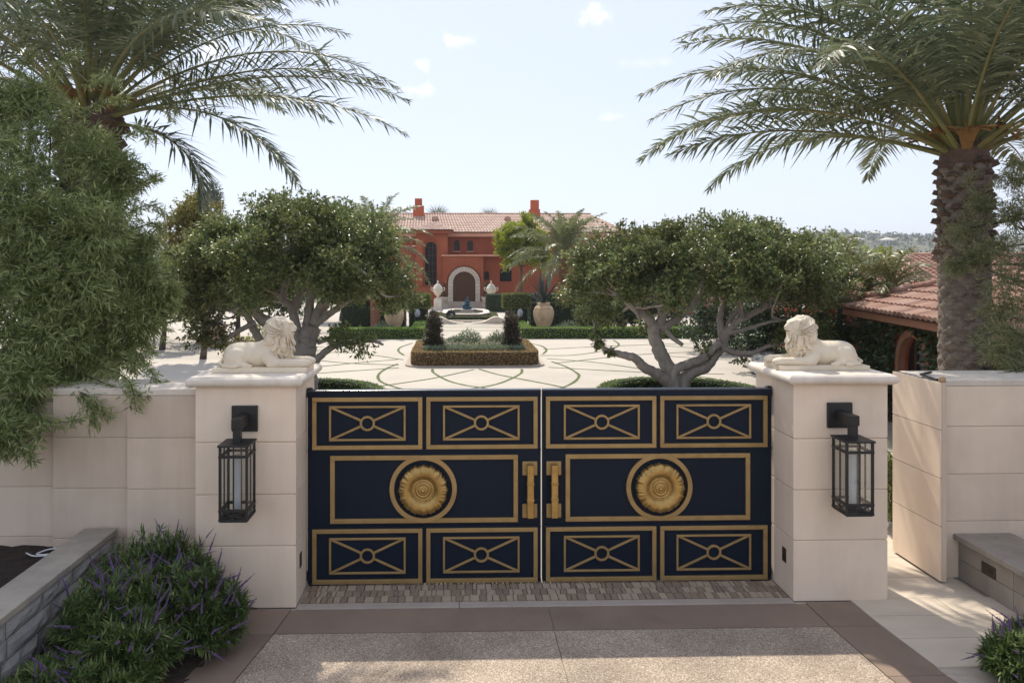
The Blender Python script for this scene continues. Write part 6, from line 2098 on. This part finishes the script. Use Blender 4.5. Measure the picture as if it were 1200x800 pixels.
# far left trees
q = at(238, 285, 27)
round_tree('golden_tree', 'yellowish leafy tree behind the left courtyard tree', (q.x, 27, q.z), (1.6, 1.6, 1.75), 55, .42, 15000, .12, .065, 'leaf_gold', seed=5)
q = at(243, 225, 70)
t = round_tree('eucalyptus_tree', 'thin grey-green tree top on the skyline at left', (q.x, 70, q.z - 1.2), (1.9, 1.6, 2.4), 26, .42, 4200, .22, .10, 'leaf_eucalypt', seed=6, lo=.6)
q = at(190, 330, 30)
round_tree('garden_tree', 'pale shrubby tree seen between the willowy tree and the courtyard tree', (q.x, 30, 2.0), (1.6, 1.4, 1.6), 40, .45, 9000, .13, .06, 'leaf_willow', seed=7)
q = at(120, 320, 34)
round_tree('garden_tree', 'green tree behind the willowy tree at the far left', (q.x, 34, 2.6), (3.2, 2.4, 2.4), 60, .6, 12000, .16, .08, 'leaf_dark', seed=8)
q = at(260, 345, 31)
round_tree('garden_tree', 'dark leafy tree behind the left courtyard tree trunk', (q.x, 33, 2.0), (3.0, 1.6, 1.7), 60, .55, 12000, .15, .08, 'leaf_dark', seed=18)
q = at(400, 340, 45)
round_tree('garden_tree', 'dark tree between the left courtyard tree and the villa', (q.x, 45, 2.6), (3.2, 1.8, 2.2), 60, .6, 11000, .16, .085, 'leaf_dark', seed=19)
# shrubs on the ground at left
def shrub(label, px, py, Y, r, n, mat, seed, L=.08, W=.04, z=0.0, group='garden shrubs'):
    q = at(px, py, Y)
    rng = np.random.default_rng(seed)
    t = thing('garden_shrub', label, 'shrub', (q.x, Y, z), 0, group)
    mb = MB()
    lob = lobes_in((0, 0, r[2] * .75), r, 26, .3, -.75, rng)
    for l in lob[:10]: mb.tube(catmull([(0, 0, 0), l * .5 + np.array([0, 0, -.05]), l], 4), list(np.linspace(.02, .006, 9)), 5, cap=False)
    mb.build('stems', 'darkbark', t)
    crown_leaves('foliage', lob, min(r) * .42, n, L, W, mat, t, per=8, cl=L, rng=rng)


shrub('sunlit golden shrub at the courtyard edge left of the left lion', 192, 420, 16.0, (.55, .5, .45), 3800, 'leaf_gold', 31)
shrub('green shrub behind the left wall under the willowy tree', 150, 425, 14.5, (.95, .7, .6), 6500, 'leaf_willow', 32)
shrub('long green shrub bed behind the left wall', 90, 425, 15.5, (1.5, .8, .6), 6500, 'leaf_willow', 33)
shrub('yellow shrub beside the purple flower pot', 283, 392, 27.5, (.75, .5, .45), 2600, 'leaf_gold', 34)
shrub('bright green shrub under the left courtyard tree', 330, 392, 30.0, (1.6, .8, .6), 5200, 'leaf_lime', 35)
shrub('dark shrub behind the right lion', 985, 400, 19.0, (1.35, 1.2, 1.35), 11000, 'leaf_dark', 36, .11, .06)
shrub('dark shrub mass behind the white covered table', 930, 395, 23.0, (1.7, 1.3, 1.55), 12000, 'leaf_dark', 37, .12, .065)
shrub('dark shrub right behind the right courtyard tree', 860, 390, 29.0, (2.2, 1.3, 1.7), 12000, 'leaf_dark', 38, .13, .07)
shrub('dark leafy shrub between the right jar and the courtyard tree', 760, 380, 36.5, (3.2, 1.2, 1.75), 13000, 'leaf_dark', 39, .14, .08)
shrub('olive-green shrub under the feathery palm right of the jar', 705, 378, 36.0, (1.6, 1.0, 1.3), 7000, 'leaf_ficus', 40, .13, .07)
shrub('low green plants behind the right pillar', 1049, 600, 9.6, (.34, .3, .62), 3200, 'leaf_willow', 41, .09, .03)
shrub('dark shrub against the garage wall behind the right wall', 1180, 420, 9.6, (.55, .6, .7), 6500, 'leaf_dark', 42, .1, .05, .6)
# cycad-like palms in front of the garage roof
for px, py, Y, s, lab in ((1018, 338, 18.6, .95, 'small arching palm rising beside the garage roof corner'), (1046, 340, 17.4, .75, 'second small arching palm behind the garage hip'), (985, 330, 19.5, .95, 'arching palm leaning out left of the garage roof')):
    q = at(px, py, Y)
    feather_palm(lab, (q.x, Y, 0), q.z - .1, .10, .11, 15, 1.55 * s, 'leaf_palm_pale', 'small palms by the garage', ll=.34, lw=.035, nleaf=34, boots=6, elevs=(.0, 1.35), dry=0, fruits=0, az0=px)
# trees beyond the garage
for px, py, Y, r, mat, lab, sd in ((978, 314, 42, (2.4, 2, 1.9), 'leaf_willow', 'light green tree above the right courtyard tree edge', 51), (1006, 322, 46, (2.0, 1.8, 1.7), 'leaf_lime', 'yellow-green tree behind the garage roof', 52),
                                   (1030, 319, 60, (3.0, 2, 1.9), 'leaf_gold', 'golden bushy tree behind the garage roof', 53), (1062, 319, 62, (3.4, 2, 1.7), 'leaf_dark', 'dark bushy tree behind the garage ridge', 54),
                                   (1092, 321, 64, (3.4, 2, 1.5), 'leaf_ficus', 'olive tree behind the palm trunk', 55), (945, 312, 44, (2.4, 2, 1.5), 'leaf_dark', 'dark tree behind the right courtyard tree crown', 56),
                                   (1180, 318, 48, (5, 2.5, 1.7), 'leaf_ficus', 'broad tree beyond the right roof edge', 57), (900, 318, 56, (4, 2.5, 1.6), 'leaf_willow', 'green tree beyond the low wing roof', 58)):
    q = at(px, py, Y)
    round_tree('background_tree', lab, (q.x, Y, q.z), r, 34, .55, 5200, .2, .11, mat, 'trees beyond the garage', seed=sd)

# ================================================================== WHITE COVERED TABLE, FLOOR STAND
q = gnd(903, 438)
t = thing('covered_table', 'small table under a white cloth behind the right pillar', 'table', (q.x + .1, q.y, 0))
n = 48
for sx in (-1, 1):
    for sy in (-1, 1):
        MB().box(sx * .5 - .02, sx * .5 + .02, sy * .3 - .02, sy * .3 + .02, 0, .66).build('leg', 'blackiron', t)
MB().box(-.56, .56, -.36, .36, .66, .69).build('table_top', 'doorwood', t)
vs = []
for lv, (z, sc) in enumerate(((.715, .0), (.71, .9), (.70, 1.0), (.60, 1.03), (.35, 1.07), (.06, 1.12))):
    for k in range(n):
        a = 2 * math.pi * k / n
        c_, s_ = math.cos(a), math.sin(a)
        f = 1 / max(abs(c_), abs(s_)) ** .75
        w = 1 + (.05 * math.sin(9 * a + 1) + .03 * math.sin(17 * a)) * max(0, lv - 2) / 3
        vs.append((.58 * sc * f * c_ * w, .38 * sc * f * s_ * w, z + (.02 * math.sin(5 * a) if lv == 5 else 0) + (.03 * math.sin(3 * a + 1) if lv in (0, 1) else 0)))
fs = [(l * n + k, l * n + (k + 1) % n, (l + 1) * n + (k + 1) % n, (l + 1) * n + k) for l in range(5) for k in range(n)]
MB().add(vs, fs).build('cloth', 'whitecloth', t, smooth=True)
q = gnd(882, 430)
tag(MB().box(q.x - .3, q.x + .15, q.y - .2, q.y + .1, 0, .05).build('dark_mat', 'blackiron', None, bevel=.01), 'small dark mat on the paving beside the white covered table', 'mat')

# ================================================================== FAR HILLSIDE
def hill_h(x, y):
    u = (y - 300) / 420
    s = max(0, min(1, u)); s = s * s * (3 - 2 * s)
    b = 31 + 7 * math.sin(x * .006 + 1.0) + 5 * math.sin(x * .017 + .4) + 3 * math.sin(x * .041)
    return -1.0 + s * b
xs = np.linspace(-1500, 2000, 150); ys = np.linspace(300, 1300, 46)
V = [(x, y, hill_h(x, y) + RNG.normal() * .5) for y in ys for x in xs]
F = [(j * 150 + i, j * 150 + i + 1, (j + 1) * 150 + i + 1, (j + 1) * 150 + i) for j in range(45) for i in range(149)]
ho = MB().add(V, F).build('hill', 'hillground', None, smooth=True, fix=False); ho['kind'] = 'structure'
# woodland on it: crowns as many leaf clumps, one mass
rng = np.random.default_rng(90)
k = 1500
X = np.concatenate([rng.uniform(200, 700, k), rng.uniform(-1200, 1800, 700)]); Yh_ = np.concatenate([rng.uniform(360, 760, k), rng.uniform(380, 760, 700)])
cr_ = np.array([(x, y, hill_h(x, y) + rng.uniform(.8, 2.6)) for x, y in zip(X, Yh_)])
lr_ = rng.uniform(1.8, 4.2, len(cr_))
o, _, _ = crown_leaves('hillside_wood', cr_, lr_, 60000, 1.5, 1.0, 'leaf_far', None, per=6, cl=.8, zflat=.85, rng=rng)
tag(o, 'hazy wooded hillside on the right skyline', 'woodland', kind='stuff')
for px, py, Y, w in ((1003, 283, 560, 9), (1040, 286, 540, 8), (1024, 280, 600, 7), (985, 287, 530, 8)):
    q = at(px, py, Y)
    z = hill_h(q.x, Y)
    t = thing('far_house', 'pale house on the far hillside, ' + {1003: 'second from the left', 1040: 'rightmost', 1024: 'highest', 985: 'leftmost'}[px], 'house', (q.x, Y, z), 0, 'pale houses on the far hillside')
    MB().box(-w / 2, w / 2, -4, 4, -2, 3.2).build('wall', 'housewhite', t)
    MB().add([(-w / 2 - .5, -4.5, 3.2), (w / 2 + .5, -4.5, 3.2), (w / 2 + .5, 4.5, 3.2), (-w / 2 - .5, 4.5, 3.2), (-w / 2 + 3, 0, 5), (w / 2 - 3, 0, 5)], [(0, 1, 5, 4), (1, 2, 5), (2, 3, 4, 5), (3, 0, 4)]).build('roof', 'housewhite', t)
    for wx in (-.3, 0, .3):
        MB().box(wx * w - .6, wx * w + .6, -4.05, -4.0, .8, 2.2).build('window', 'darkglass', t)
# air
hb = MB().box(-2500, 2600, -80, 1900, -3, 60).mesh('haze')
m, n, b = nt('haze')
n.nodes.remove(b)
pv = n.nodes.new('ShaderNodeVolumePrincipled')
pv.inputs['Color'].default_value = (.80, .87, .97, 1); pv.inputs['Density'].default_value = .0004; pv.inputs['Anisotropy'].default_value = .3
n.links.new(pv.outputs[0], n.nodes['Material Output'].inputs['Volume'])
ho = mesh_obj('haze', hb, 'haze'); ho['kind'] = 'stuff'
tag(ho, 'thin pale haze hanging over the distance', 'haze')
